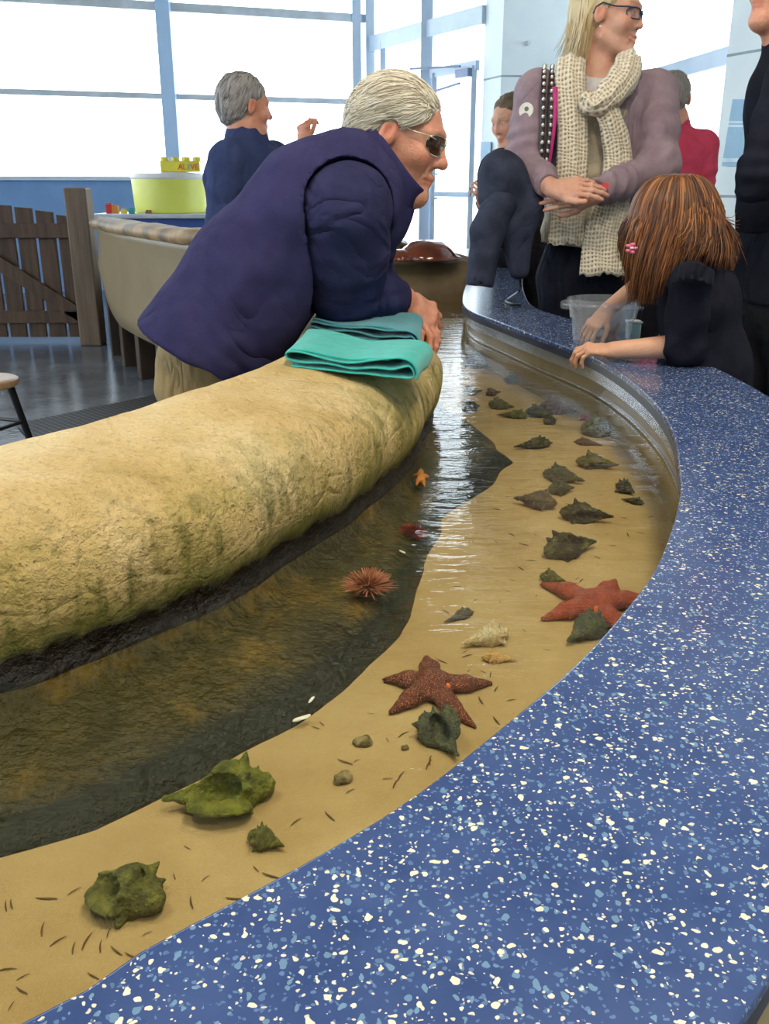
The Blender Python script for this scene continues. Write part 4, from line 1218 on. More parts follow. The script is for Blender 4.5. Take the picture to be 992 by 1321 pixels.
def crab(label, px, py, z, R, mt, yaw, flip=1):
    c = V(at(px, py, z)); th = thing('horseshoe_crab', label, 'horseshoe crab', c)
    Rm = Matrix.Rotation(yaw, 3, 'Z')
    w = lambda x, y, zz: c + Rm @ V((x * R, y * R, zz * R))
    S = SDF(c - V((R * 1.9, R * 1.9, R * 0.1)), c + V((R * 1.9, R * 1.9, R * 0.9)), R * 0.04)
    S.ell(w(0, 0, 0.02), (R, R * 0.92, R * 0.62), Rm, k=0)
    S.ell(w(0.2, 0, 0.05), (R * 1.02, R * 1.0, R * 0.16), Rm, k=R * 0.15)
    S.cone(w(-0.5, 0, 0.5), w(0.55, 0, 0.5), R * 0.09, R * 0.06, k=R * 0.15)
    for s in (-1, 1):
        S.cone(w(-0.5, 0.42 * s, 0.36), w(0.45, 0.42 * s, 0.40), R * 0.06, R * 0.05, k=R * 0.12)
        S.ball(w(0.1, 0.45 * s, 0.46), R * 0.08, k=R * 0.06)
    S.plane(c, (0, 0, -1))
    sdf_obj('carapace', S, mt, th, it=2)
    S = SDF(c - V((R * 1.9, R * 1.9, R * 0.1)), c + V((R * 1.9, R * 1.9, R * 0.9)), R * 0.045)
    S.ell(w(-0.95, 0, 0.03), (R * 0.55, R * 0.58, R * 0.34), Rm, k=0)
    for s in (-1, 1):
        for k in range(4):
            S.cone(w(-1.0 - 0.1 * k, s * (0.5 - 0.07 * k), 0.06), w(-1.15 - 0.12 * k, s * (0.66 - 0.09 * k), 0.04), R * 0.03, R * 0.012, k=R * 0.02)
    S.plane(c, (0, 0, -1))
    sdf_obj('abdomen', S, mt, th)
    from_lists('tail_spine', *tube_lists([w(-1.4, 0, 0.08), w(-2.0, 0.05, 0.07), w(-2.6, 0.1, 0.04)], [R * 0.06, R * 0.04, R * 0.01], 8), mt, th)
crab('big glossy brown horseshoe crab on top of the rock shelf', 550, 335, 0.782, 0.135, M_crab, 0.35)
crab('smaller dark horseshoe crab left of the big glossy one', 508, 328, 0.79, 0.105, M_crab2, 3.4)

# ================= bucket on the counter ==========================================================
bc = V((0.585, 2.485, CT))
M_buck = glassy('clear_polythene', (0.97, 0.985, 1, 1), 1.3, 0.1, haze=0.15, hazecol=(0.86, 0.9, 0.95, 1))
bucket = thing('bucket', 'clear plastic bucket the girl reaches into on the counter', 'bucket', bc)
pb = [(0.0, 0.004), (0.066, 0.004), (0.072, 0.001), (0.076, 0.008), (0.081, 0.062), (0.084, 0.066), (0.087, 0.069), (0.0935, 0.112), (0.097, 0.114), (0.097, 0.119), (0.092, 0.119), (0.090, 0.112), (0.084, 0.072), (0.078, 0.062), (0.073, 0.01), (0.066, 0.006), (0.0, 0.006)]
o = from_lists('pail', *lathe_lists(pb, 56, bc), M_buck, bucket)
a = 2.75
d = V((math.cos(a), math.sin(a), 0))
lug = bc + d * 0.098 + V((0, 0, 0.098))
from_lists('handle_lug', *tube_lists([lug - d * 0.01, lug + d * 0.006, lug + d * 0.016], [0.012, 0.013, 0.009], 12), M_buck, bucket)
d2 = -d
pts = []
for k in range(21):
    t = PI * k / 20
    ax = V((-d.y, d.x, 0))
    pts.append(bc + d * (0.103 * math.cos(t)) + ax * (0.108 * math.sin(t)) + V((0, 0, 0.098 + 0.012 * math.sin(t))))
from_lists('handle', *tube_lists(pts, 0.003, 8), M_buck, bucket)
wl = from_lists('bucket_water', *lathe_lists([(0.0, 0.045), (0.077, 0.045)], 40, bc), M_water); tag(wl, 'shallow water inside the clear bucket', 'water', kind='stuff')
sb = bc + V((0.02, 0.0, 0.012))
th = thing('sea_star', 'brown sea star inside the clear bucket, one arm raised', 'sea star', sb)
S = SDF(sb - V((0.07, 0.07, 0.02)), sb + V((0.07, 0.07, 0.07)), 0.0028)
for k in range(5):
    a = k * 2 * PI / 5 + 0.2
    tipp = sb + V((math.cos(a) * 0.045, math.sin(a) * 0.045, 0.0))
    if k == 0: tipp = sb + V((0.024, -0.02, 0.045))
    S.cone(sb, tipp, 0.011, 0.003, k=0.008)
sdf_obj('body', S, M_star1, th)
# small pale tub just behind
p = at(830, 440, CT); p = V((0.69, 2.56, CT))
t = thing('small_tub', 'little pale aqua plastic tub behind the clear bucket', 'tub', p)
M_aqua = mat('pale_aqua_plastic', hx(196, 232, 232), None, 5, 0.4)
bm = bmesh.new(); bbox_bm(bm, p + V((0, 0, 0.022)), (0.036, 0.036, 0.044)); o = from_bm('tub_body', bm, M_aqua, t, sm=False); bevel(o, 0.006, 3)
bm = bmesh.new(); bbox_bm(bm, p + V((0, 0, 0.047)), (0.041, 0.041, 0.007)); o = from_bm('lid', bm, M_lid, t, sm=False); bevel(o, 0.003)
# ================= people: shared anatomy ====================================================
def skin_mat(name, c1, c2):
    m, nt, out = newmat(name); g = NT(nt)
    b = g.n('ShaderNodeBsdfPrincipled'); b.inputs['Roughness'].default_value = 0.5
    b.inputs['Subsurface Weight'].default_value = 0.12; b.inputs['Subsurface Radius'].default_value = (0.01, 0.004, 0.002); b.inputs['Subsurface Scale'].default_value = 0.6
    co = g.coord('Object')
    col = g.ramp(g.noise(26, 5, 0.6, co=co), [(0.32, c2), (0.66, c1)])
    a = g.n('ShaderNodeAttribute', attribute_name='Col')
    g.l(g.mixc(1.0, a.outputs['Color'], col, 'MULTIPLY'), b.inputs['Base Color'])
    bn = g.n('ShaderNodeBump'); bn.inputs['Distance'].default_value = 0.0012
    g.l(g.noise(220, 3, co=co), bn.inputs['Height']); g.l(bn.outputs[0], b.inputs['Normal'])
    g.l(b.outputs[0], out.inputs[0]); return m
def cloth_mat(name, c1, c2=None, scale=18, bump=0.003, bscale=260, rough=0.95, sheen=0.0, folds=0.016, fscale=7.0, stretch=None):
    m = mat(name, c1, c2 or tuple(v * 0.78 for v in c1[:3]) + (1,), scale, rough, bump * 0.4, bscale, sheen=min(sheen, 0.08), spec=0.15)
    if folds:
        g = NT(m.node_tree); b = [n for n in m.node_tree.nodes if n.type == 'BSDF_PRINCIPLED'][0]
        old = b.inputs['Normal'].links[0].from_node if b.inputs['Normal'].is_linked else None
        co = g.coord('Object', stretch or (1.0, 1.0, 0.55))
        n1 = g.noise(fscale, 2, 0.45, co=co, dist=1.1)
        rg = g.math('ABSOLUTE', g.math('MULTIPLY_ADD', n1, 2.0, -1.0))
        rg = g.math('POWER', g.math('MULTIPLY', rg, 2.2, clamp=True), 0.7)
        n2 = g.noise(fscale * 0.55, 2, 0.5, co=co)
        hgt = g.math('MULTIPLY', rg, g.math('MULTIPLY_ADD', n2, 2.4, -0.7, clamp=True))
        bn = g.n('ShaderNodeBump'); bn.inputs['Strength'].default_value = 0.75; bn.inputs['Distance'].default_value = folds
        g.l(hgt, bn.inputs['Height'])
        if old: g.l(old.outputs[0], bn.inputs['Normal'])
        g.l(bn.outputs[0], b.inputs['Normal'])
    return m
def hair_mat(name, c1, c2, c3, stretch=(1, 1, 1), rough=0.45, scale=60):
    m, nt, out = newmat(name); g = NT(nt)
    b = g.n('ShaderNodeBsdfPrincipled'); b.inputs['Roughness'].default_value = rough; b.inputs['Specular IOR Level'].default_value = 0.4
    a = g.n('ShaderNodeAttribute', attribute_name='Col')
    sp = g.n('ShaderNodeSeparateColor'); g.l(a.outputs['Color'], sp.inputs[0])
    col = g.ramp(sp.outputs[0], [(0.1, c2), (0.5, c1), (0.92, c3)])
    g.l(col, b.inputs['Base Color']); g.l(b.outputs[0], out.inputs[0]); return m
def put_head(S, c, R, s=1.0, neck=None, female=False, smile=0.0, old=0.0, child=0.0, neck_r=0.058):
    c = V(c)
    L = lambda x, y, z: c + R @ (V((x, y, z)) * s)
    q = lambda r: tuple(v * s for v in r)
    S.ell(L(0, -0.02, 0.035), q((0.076, 0.096, 0.088)), R, k=0.01)
    S.ell(L(0, 0.02, 0.0), q((0.069, 0.074, 0.085)), R, k=0.02 * s)
    S.ell(L(0, 0.03, -0.05), q((0.056, 0.056, 0.068)), R, k=0.02 * s)
    for e in (-1, 1):
        S.cone(L(0.052 * e, -0.005, -0.065), L(0.016 * e, 0.066, -0.108), 0.019 * s, 0.017 * s, k=0.022 * s)
        S.ball(L(0.043 * e, 0.055, -0.026), (0.024 + 0.004 * smile) * s, k=0.02 * s)
        S.cone(L(0.012 * e, 0.086, 0.026), L(0.048 * e, 0.068, 0.024), 0.011 * s, 0.010 * s, k=0.014 * s)
        S.ball(L(0.031 * e, 0.094, 0.006), 0.0165 * s, k=0.010 * s, sub=True)
        S.ball(L(0.031 * e, 0.0735, 0.006), 0.0128 * s, k=0.002 * s)
        S.cone(L(0.019 * e, 0.082, 0.0135), L(0.044 * e, 0.072, 0.0125), 0.0048 * s, k=0.004 * s)
        S.cone(L(0.020 * e, 0.080, -0.004), L(0.043 * e, 0.071, -0.003), 0.0046 * s, k=0.005 * s)
        # ears
        ER = R @ Matrix.Rotation(0.35 * e, 3, 'Z') @ Matrix.Rotation(-0.18, 3, 'X')
        S.ell(L(0.079 * e, -0.012, 0.0), q((0.010, 0.020, 0.034)), ER, k=0.008 * s)
        S.ell(L(0.089 * e, -0.008, 0.004), q((0.007, 0.010, 0.019)), ER, k=0.004 * s, sub=True)
    S.ball(L(0, 0.074, -0.108), (0.020 + 0.003 * old) * s, k=0.02 * s)
    nl = 0.107 - 0.010 * child - 0.004 * female + 0.002 * old
    S.cone(L(0, 0.086, 0.018), L(0, nl - 0.006, -0.026), 0.009 * s, (0.0125 - 0.002 * female) * s, k=0.010 * s)
    S.ball(L(0, nl, -0.030), (0.0115 - 0.002 * female) * s, k=0.008 * s)
    for e in (-1, 1):
        S.ball(L(0.0125 * e, nl - 0.015, -0.034), 0.0085 * s, k=0.006 * s)
        S.ball(L(0.007 * e, nl - 0.010, -0.0425), 0.0036 * s, k=0.002 * s, sub=True)
    wd = 0.023 + 0.010 * smile
    S.cone(L(-wd, 0.074, -0.0655 + 0.008 * smile), L(0, 0.090, -0.066), 0.0045 * s, 0.0085 * s, k=0.008 * s)
    S.cone(L(wd, 0.074, -0.0655 + 0.008 * smile), L(0, 0.090, -0.066), 0.0045 * s, 0.0085 * s, k=0.008 * s)
    S.cone(L(-wd * 0.8, 0.074, -0.078), L(wd * 0.8, 0.074, -0.078), 0.006 * s, k=0.008 * s)
    S.ball(L(0, 0.086, -0.079), 0.0078 * s, k=0.010 * s)
    S.cone(L(-wd, 0.080, -0.0718 + 0.009 * smile), L(0, 0.101, -0.0722), 0.0020 * s, (0.0026 + 0.003 * smile) * s, k=0.003 * s, sub=True)
    S.cone(L(wd, 0.080, -0.0718 + 0.009 * smile), L(0, 0.101, -0.0722), 0.0020 * s, (0.0026 + 0.003 * smile) * s, k=0.003 * s, sub=True)
    if old:
        for e in (-1, 1):
            S.cone(L(0.024 * e, 0.088, -0.032), L(0.036 * e, 0.074, -0.074), 0.0022 * s, 0.0022 * s, k=0.007 * s, sub=True)
            S.ball(L(0.045 * e, 0.035, -0.092), 0.018 * s, k=0.02 * s)
        S.cone(L(0, 0.05, -0.115), L(0, -0.0, -0.15), 0.022 * s, 0.036 * s, k=0.03 * s)
    if neck is not None:
        S.cone(L(0, -0.025, -0.06), neck, neck_r * s, neck_r * 1.15 * s, k=0.025 * s)
    paint = []
    for e in (-1, 1):
        paint.append((L(0.043 * e, 0.075, -0.03), (0.035 * s,) * 3, (1.06, 0.80, 0.76), 1.0))
        paint.append((L(0.080 * e, -0.010, 0.0), (0.035 * s,) * 3, (1.04, 0.78, 0.74), 1.0))
        paint.append((L(0.031 * e, 0.084, 0.0065), (0.0105 * s,) * 3, (1.25, 1.35, 1.5), 0.4))
        paint.append((L(0.031 * e, 0.0865, 0.006), (0.0058 * s,) * 3, (0.12, 0.16, 0.2), 0.5))
        for t in (0.0, 0.25, 0.5, 0.75, 1.0):
            paint.append((L((0.016 + 0.032 * t) * e, 0.092 - 0.016 * t * t, 0.030 + 0.004 * math.sin(t * 2.4)), (0.0075 * s,) * 3, (0.62, 0.52, 0.45) if not old else (1.0, 0.95, 0.92), 1.0))
    paint.append((L(0, nl, -0.03), (0.022 * s,) * 3, (1.04, 0.76, 0.72), 1.0))
    for x in ((-0.016, -0.008, 0, 0.008, 0.016) if not smile else (-0.028, -0.021, -0.014, -0.007, 0, 0.007, 0.014, 0.021, 0.028)):
        paint.append((L(x, 0.094 - abs(x) * 0.55, -0.0655 + smile * abs(x) * 0.27), (0.0095 * s, 0.011 * s, 0.0065 * s), (0.92, 0.55, 0.52), 0.8))
        paint.append((L(x, 0.091 - abs(x) * 0.55, -0.0785 + smile * abs(x) * 0.35), (0.0095 * s, 0.011 * s, 0.0065 * s), (0.94, 0.56, 0.54), 0.8))
    if smile:
        for x in (-0.024, -0.016, -0.008, 0, 0.008, 0.016, 0.024):
            paint.append((L(x, 0.091 - abs(x) * 0.5, -0.0722 + abs(x) * 0.3), (0.0075 * s, 0.016 * s, 0.0042 * s), (1.4, 1.55, 1.7), 0.4))
    return L, paint
def put_hand(S, w, f, n, right=True, s=1.0, curls=((0.3, 0.4, 0.3),) * 4, thumb=(0.4, 0.3), spread=0.06, tdir=None, fore=None, fr=0.027):
    """w wrist, f towards the fingers, n out of the back of the hand"""
    w = V(w); f = V(f).normalized(); n = V(n); n = (n - f * n.dot(f)).normalized()
    t = n.cross(f) if right else f.cross(n)
    P = lambda a, b, c: w + (t * a + f * b + n * c) * s
    k = 0.005 * s
    S.econe(P(0, -0.004, 0), P(0, 0.035, 0), 0.027 * s, 0.019 * s, 0.036 * s, 0.017 * s, t, k=0.012 * s)
    S.econe(P(0.002, 0.035, 0), P(0.001, 0.080, 0.001), 0.037 * s, 0.016 * s, 0.040 * s, 0.0135 * s, t, k=0.012 * s)
    S.cone(P(0.016, 0.012, -0.008), P(0.030, 0.05, -0.010), 0.016 * s, 0.013 * s, k=0.014 * s)
    if fore is not None:
        S.cone(w, fore, 0.026 * s * (fr / 0.027), fr * 1.35 * s, k=0.018 * s)
    base = [(0.031, 0.083), (0.0105, 0.088), (-0.0100, 0.084), (-0.0290, 0.074)]
    seg = [(0.042, 0.026, 0.020), (0.046, 0.029, 0.021), (0.042, 0.027, 0.020), (0.033, 0.020, 0.018)]
    nails = []
    for i in range(4):
        p = P(base[i][0], base[i][1], 0.002)
        S.ball(p + n * 0.002 * s, 0.0108 * s, k=0.008 * s)
        ang = 0.0
        sp = (1.5 - i) * spread
        r = (0.0092, 0.0092, 0.0088, 0.0080)[i] * s
        for j in range(3):
            ang += curls[i][j]
            d = (f * math.cos(ang) - n * math.sin(ang) + t * sp).normalized()
            e = p + d * seg[i][j] * s
            S.cone(p, e, r, r * 0.90, k=0.0035 * s if j else 0.006 * s)
            if j: S.ball(p + (f * math.sin(ang) + n * math.cos(ang)) * 0.001 * s, r * 1.08, k=0.003 * s)
            p = e; r *= 0.92
        up = f * math.sin(ang) + n * math.cos(ang)
        nails.append((p + up * r * 0.9, 0.0065 * s))
    p = P(0.026, 0.028, -0.008)
    d = V(tdir) if tdir is not None else t * 0.72 + f * 0.66 - n * 0.22
    d = (t * d.x + f * d.y + n * d.z).normalized() if tdir is not None else d.normalized()
    r = 0.0115 * s
    ax = -(n)
    for j, Lk in enumerate((0.038, 0.032, 0.025)):
        if j: d = (d + (f * 0.5 - t * 0.6) * thumb[j - 1]).normalized()
        e = p + d * Lk * s
        S.cone(p, e, r, r * 0.92, k=0.006 * s)
        p = e; r *= 0.93
    nails.append((p + n * r * 0.8, 0.007 * s))
    paint = [(q, (rr,) * 3, (1.1, 0.86, 0.84), 0.7) for q, rr in nails]
    for i in range(4): paint.append((P(base[i][0], base[i][1], 0.01), (0.011 * s,) * 3, (1.03, 0.80, 0.76), 1.0))
    return P, paint
def strands(name, specs, mt, parent, seed=1, n=5):
    """hair locks: list of (points, root radius, tip radius, shade) joined in one mesh with a shade per lock"""
    VS, FS, CO = [], [], []
    for pts, r0, r1, sh in specs:
        N = len(pts)
        rad = [r0 + (r1 - r0) * (i / (N - 1)) ** 1.5 for i in range(N)]
        rad[0] *= 0.6
        vs, fs = tube_lists(pts, rad, n, 0.6)
        b = len(VS); VS += vs; FS += [tuple(i + b for i in f) for f in fs]; CO += [sh] * len(vs)
    o = from_lists(name, VS, FS, mt, parent, True, None)
    me = o.data
    at_ = me.color_attributes.new('Col', 'FLOAT_COLOR', 'POINT')
    at_.data.foreach_set('color', np.array([(c, c, c, 1) for c in CO], np.float32).ravel())
    return o
def fold_disp(amp, axis, freq=22.0, fine=0.0015, seed=0.0):
    """cloth creases running across 'axis'"""
    ax = np.array(axis, float); ax /= np.linalg.norm(ax)
    def f(v):
        n1 = vnoise(v, 7.0, seed)
        u = v @ ax
        w = np.sin(u * freq * 2.2 + n1 * 4.0 + vnoise(v, 4.0, seed + 9) * 3.0)
        m = np.clip(vnoise(v, 5.0, seed + 3) * 1.6 + 0.25, 0, 1)
        return amp * w * m + fine * vnoise(v, 38.0, seed) + amp * 0.7 * n1
    return f
def lofted(name, rings, mt, parent, thick=0.0, closed=True, sub=1, ang=80):
    m = len(rings[0]); vs = [p for r in rings for p in r]; fs = []
    for i in range(len(rings) - 1):
        for j in range(m if closed else m - 1):
            fs.append((i * m + j, i * m + (j + 1) % m, (i + 1) * m + (j + 1) % m, (i + 1) * m + j))
    o = from_lists(name, vs, fs, mt, parent, True, None)
    if thick:
        s = o.modifiers.new('thick', 'SOLIDIFY'); s.thickness = thick; s.offset = 0
    if sub:
        s = o.modifiers.new('soft', 'SUBSURF'); s.levels = sub; s.render_levels = sub
    return o
from mathutils.bvhtree import BVHTree
def surface_locks(name, shell, n, length, dirfn, r0, r1, parent, mt, seed=1, lift=0.0022, steps=5, region=None, shade=(0.15, 1.0), wav=0.0):
    """fine locks combed over a hair surface, each following it from its root"""
    me = shell.data
    co_ = [v.co.copy() for v in me.vertices]; no_ = [v.normal.copy() for v in me.vertices]
    tree = BVHTree.FromPolygons(co_, [tuple(p.vertices) for p in me.polygons])
    rn = random.Random(seed); sp = []; tries = 0
    while len(sp) < n and tries < n * 8:
        tries += 1
        i = rn.randrange(len(co_)); p = co_[i]; nn = no_[i]
        if region and not region(p, nn): continue
        L = length * rn.uniform(0.6, 1.15); pts = []
        d0 = V((rn.gauss(0, .12), rn.gauss(0, .12), rn.gauss(0, .12)))
        for k in range(steps + 1):
            pts.append(p + nn * (lift * (0.35 + 0.65 * min(1, k / 2)) * rn.uniform(0.8, 1.2)))
            d = V(dirfn(p)) + d0; d = d - nn * d.dot(nn)
            if d.length < 1e-5: break
            q = p + d.normalized() * (L / steps)
            h = tree.find_nearest(q)
            if h[0] is None: break
            p, nn = h[0], h[1]
        if len(pts) < 3: continue
        sp.append((pts, r0, r1, rn.uniform(*shade)))
    return strands(name, sp, mt, parent, seed)
P_ = aty
M_skin_old = skin_mat('ruddy_skin', hx(226, 164, 136), hx(206, 138, 112))
M_skin = skin_mat('fair_skin', hx(222, 172, 148), hx(208, 152, 128))
M_skin_kid = skin_mat('child_skin', hx(228, 178, 148), hx(220, 164, 134))
# ================= the man leaning on the rock wall ==========================================
man_c = aty(300, 440, 2.1)
man = thing('person', 'white haired man with glasses and navy fleece leaning on the rock wall', 'person', (man_c.x, man_c.y, 0))
YT = 2.15
hc = aty(517, 177, YT + 0.0)
Rm = frame((0.93, -0.22, -0.27), (0.24, 0.0, 0.97))
neckb = aty(452, 222, YT)
S = SDF((-0.60, 1.82, 0.66), (0.19, 2.50, 1.38), 0.0034)
Lm, paint = put_head(S, hc, Rm, 0.98, neck=neckb, old=1.0, neck_r=0.060)
chest = aty(410, 262, YT); pelv = aty(262, 425, YT)
S.econe(neckb, chest, 0.07, 0.06, 0.13, 0.09, (0, 1, 0), k=0.04)
S.econe(chest, pelv, 0.14, 0.095, 0.13, 0.10, (0, 1, 0), k=0.04)
shR = aty(428, 250, 1.99); elR = aty(437, 383, 2.12); wrR = aty(521, 386, 2.225)
shL = aty(455, 245, 2.33); elL = aty(470, 378, 2.40); wrL = aty(524, 402, 2.30)
S.cone(chest, shR, 0.05, 0.045, k=0.03); S.cone(shR, elR, 0.046, 0.036, k=0.02); S.cone(elR, wrR, 0.040, 0.030, k=0.02)
S.cone(chest, shL, 0.05, 0.045, k=0.03); S.cone(shL, elL, 0.046, 0.036, k=0.02); S.cone(elL, wrL, 0.040, 0.030, k=0.02)
fR = (aty(556, 408, 2.26) - wrR).normalized()
_, p1 = put_hand(S, wrR + fR * 0.004, fR, (0.35, -0.62, 0.70), True, 1.02, curls=((0.45, 0.75, 0.55), (0.55, 0.8, 0.6), (0.62, 0.85, 0.6), (0.7, 0.9, 0.6)), tdir=(0.15, 0.9, -0.45), thumb=(0.3, 0.3))
fL = (aty(548, 418, 2.235) - wrL).normalized()
_, p2 = put_hand(S, wrL, fL, (0.1, 0.25, 0.95), False, 0.98, curls=((0.4, 0.6, 0.4),) * 4, tdir=(0.5, 0.8, -0.3))
sdf_obj('body', S, M_skin_old, man, paint=paint + p1 + p2, it=1)
# hair: white, combed back over the crown
M_white_hair = hair_mat('white_hair', hx(212, 202, 180), hx(168, 154, 126), hx(236, 230, 216))
S = SDF(hc - V((0.17, 0.17, 0.17)), hc + V((0.17, 0.17, 0.19)), 0.0034)
S.ell(Lm(0, -0.026, 0.038), (0.083, 0.103, 0.088), Rm, k=0)
S.ell(Lm(0, -0.055, 0.0), (0.080, 0.075, 0.09), Rm, k=0.02)
for e in (-1, 1): S.ell(Lm(0.066 * e, -0.005, 0.05), (0.018, 0.055, 0.040), Rm, k=0.03)
S.ell(Lm(0, 0.055, -0.06), (0.12, 0.075, 0.112), Rm, k=0.008, sub=True)
S.ell(Lm(0, 0.115, 0.045), (0.07, 0.055, 0.055), Rm, k=0.01, sub=True)
for e in (-1, 1): S.ell(Lm(0.085 * e, -0.008, -0.012), (0.03, 0.026, 0.04), Rm, k=0.006, sub=True)
S.plane(Lm(0, -0.06, -0.085), Rm @ V((0, -0.3, -1)), k=0.01)
def hd(v):
    q = (v - np.array(hc)) @ np.array(Rm)
    return 0.0010 * np.sin(q[:, 0] * 420 + 5 * vnoise(v, 16) + q[:, 2] * 160) + 0.0022 * vnoise(v, 30)
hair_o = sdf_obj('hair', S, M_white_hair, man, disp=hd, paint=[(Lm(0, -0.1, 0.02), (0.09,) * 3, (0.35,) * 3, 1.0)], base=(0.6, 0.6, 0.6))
def comb(p):
    q = Rm.transposed() @ (p - hc)
    return Rm @ V((q.x * 0.8, -1.0 if q.z > 0.02 else -0.75, -0.55 if abs(q.x) > 0.05 else -0.15))
surface_locks('hair_locks', hair_o, 2600, 0.062, comb, 0.0017, 0.0004, hair_o, M_white_hair, 5, 0.0024, shade=(0.2, 1.0))
# glasses
M_gold = mat('pale_gold_wire', hx(226, 220, 206), None, 20, 0.25, metal=0.9)
M_lens = glassy('grey_lens', (0.52, 0.50, 0.48, 1), 1.5)
gl = None
def glasses(L, parent, mf, ml, wire=0.0012, rim_full=True, lens=True, hgt=0.020, wd=0.027, name='glasses', z0=0.004):
    parts = []
    for e in (-1, 1):
        cx = 0.033 * e
        ring = []
        for k in range(25):
            t = 2 * PI * k / 24
            x = cx + wd * math.copysign(abs(math.cos(t)) ** 0.75, math.cos(t)); z = z0 + hgt * math.copysign(abs(math.sin(t)) ** 0.8, math.sin(t)) - 0.002
            ring.append(L(x, 0.1015 - 9.0 * x * x, z))
        parts.append(tube_lists(ring, wire, 6, cap=False))
        parts.append(tube_lists([L((0.033 + wd) * e, 0.092 - 9 * 0.0003, z0 + 0.010), L(0.068 * e, 0.074, z0 + 0.012), L(0.080 * e, 0.035, z0 + 0.012), L(0.086 * e, -0.005, z0 + 0.022), L(0.088 * e, -0.024, z0 + 0.010), L(0.088 * e, -0.032, z0 - 0.010)], wire * 1.15, 6))
    parts.append(tube_lists([L(-0.010, 0.1005, z0 + 0.004), L(0, 0.104, z0 + 0.007), L(0.010, 0.1005, z0 + 0.004)], wire, 6))
    g_ = from_lists(name, *merge_lists(parts), mf, parent)
    for e in (-1, 1):
        cx = 0.033 * e; vs = [L(cx, 0.1005 - 9 * cx * cx, z0 - 0.002)]
        for k in range(24):
            t = 2 * PI * k / 24
            x = cx + wd * math.copysign(abs(math.cos(t)) ** 0.75, math.cos(t)); z = z0 + hgt * math.copysign(abs(math.sin(t)) ** 0.8, math.sin(t)) - 0.002
            vs.append(L(x, 0.1005 - 9.0 * x * x, z))
        o = from_lists('lens', vs, [(0, 1 + k, 1 + (k + 1) % 24) for k in range(24)], ml, g_)
        s = o.modifiers.new('thick', 'SOLIDIFY'); s.thickness = 0.0015
    return g_
glasses(Lm, man, M_gold, M_lens)
# trousers
M_khaki = cloth_mat('khaki_cotton', hx(178, 154, 112), hx(158, 134, 94), 10, folds=0.03, fscale=8, stretch=(1, 1, 0.35))
S = SDF((-0.80, 1.72, 0.0), (-0.05, 2.62, 0.98), 0.0085)
hipR = aty(258, 470, 2.06); hipL = aty(292, 452, 2.25)
pc = aty(262, 430, YT)
S.econe(pc + V((0.08, 0, 0.03)), pc + V((0.03, 0, -0.08)), 0.15, 0.10, 0.16, 0.118, (0, 1, 0), k=0.05)
knR = V((hipR.x + 0.03, 2.02, 0.42)); anR = V((hipR.x - 0.05, 2.02, 0.075))
knL = V((hipL.x + 0.10, 2.30, 0.42)); anL = V((hipL.x + 0.02, 2.32, 0.075))
for h_, k_, a_ in ((hipR, knR, anR), (hipL, knL, anL)):
    S.cone(h_, k_, 0.104, 0.080, k=0.05); S.cone(k_, a_, 0.082, 0.062, k=0.03)
S.plane((0, 0, 0.06), (0, 0, -1))
tro = sdf_obj('trousers', S, M_khaki, man, disp=fold_disp(0.009, (1.0, 0.4, 0.35), 20, 0.001, 2.0), it=2)
M_shoe = mat('brown_shoe', hx(74, 54, 40), None, 20, 0.5)
for a_ in (anR, anL):
    S = SDF(a_ - V((0.16, 0.1, 0.09)), a_ + V((0.26, 0.1, 0.1)), 0.008)
    S.cone(a_ + V((-0.03, 0, -0.035)), a_ + V((0.15, 0, -0.04)), 0.045, 0.036, k=0.02); S.cone(a_, a_ + V((0.02, 0, -0.03)), 0.05, 0.05, k=0.03)
    S.plane((0, 0, 0.003), (0, 0, -1))
    sdf_obj('shoe', S, M_shoe, man)
# fleece vest over a fleece shirt
M_navy = cloth_mat('navy_fleece', hx(60, 58, 98), hx(50, 48, 86), 14, 0.004, 420, folds=0.022, fscale=4.5, stretch=(1.2, 1.0, 0.8))
M_navy2 = cloth_mat('navy_shirt', hx(54, 54, 90), hx(44, 45, 78), 12, 0.003, 380, folds=0.026, fscale=6.5, stretch=(0.7, 0.8, 1.3))
S = SDF((-0.72, 1.80, 0.60), (0.12, 2.58, 1.33), 0.0062)
def oc(a, b, r1, r2, y1, y2, k=0.05):
    """trunk segment doubled towards both flanks"""
    for e in (-1, 1):
        S.cone(V(a) + V((0, e * y1, 0)), V(b) + V((0, e * y2, 0)), r1, r2, k=k)
u = mpp(chest)
oc(aty(270, 455, YT), aty(332, 356, YT), 94 * u, 82 * u, 0.09, 0.07)
oc(aty(332, 356, YT), aty(414, 266, YT), 82 * u, 77 * u, 0.07, 0.07)
oc(aty(414, 266, YT), aty(454, 230, YT), 76 * u, 56 * u, 0.07, 0.06)
S.cone(aty(440, 232, YT), aty(478, 212, YT), 0.092, 0.078, k=0.04)
S.ball(aty(446, 262, 2.045), 0.112, k=0.05); S.ball(aty(456, 262, 2.27), 0.10, k=0.05)
S.cone(aty(446, 262, YT), aty(498, 250, YT), 0.095, 0.062, k=0.05)
S.cone(aty(440, 330, YT), aty(478, 285, YT), 0.08, 0.075, k=0.05)
ha = aty(178, 424, 1.99); hb = aty(332, 502, 1.99)
hn = (hb - ha).cross(V((0, 1, 0))).normalized(); hn = -hn if hn.z > 0 else hn
S.plane(ha, hn, k=0.012)
S.cone(aty(449, 268, 1.975), aty(446, 372, 2.06), 0.096, 0.094, k=0.004, sub=True)
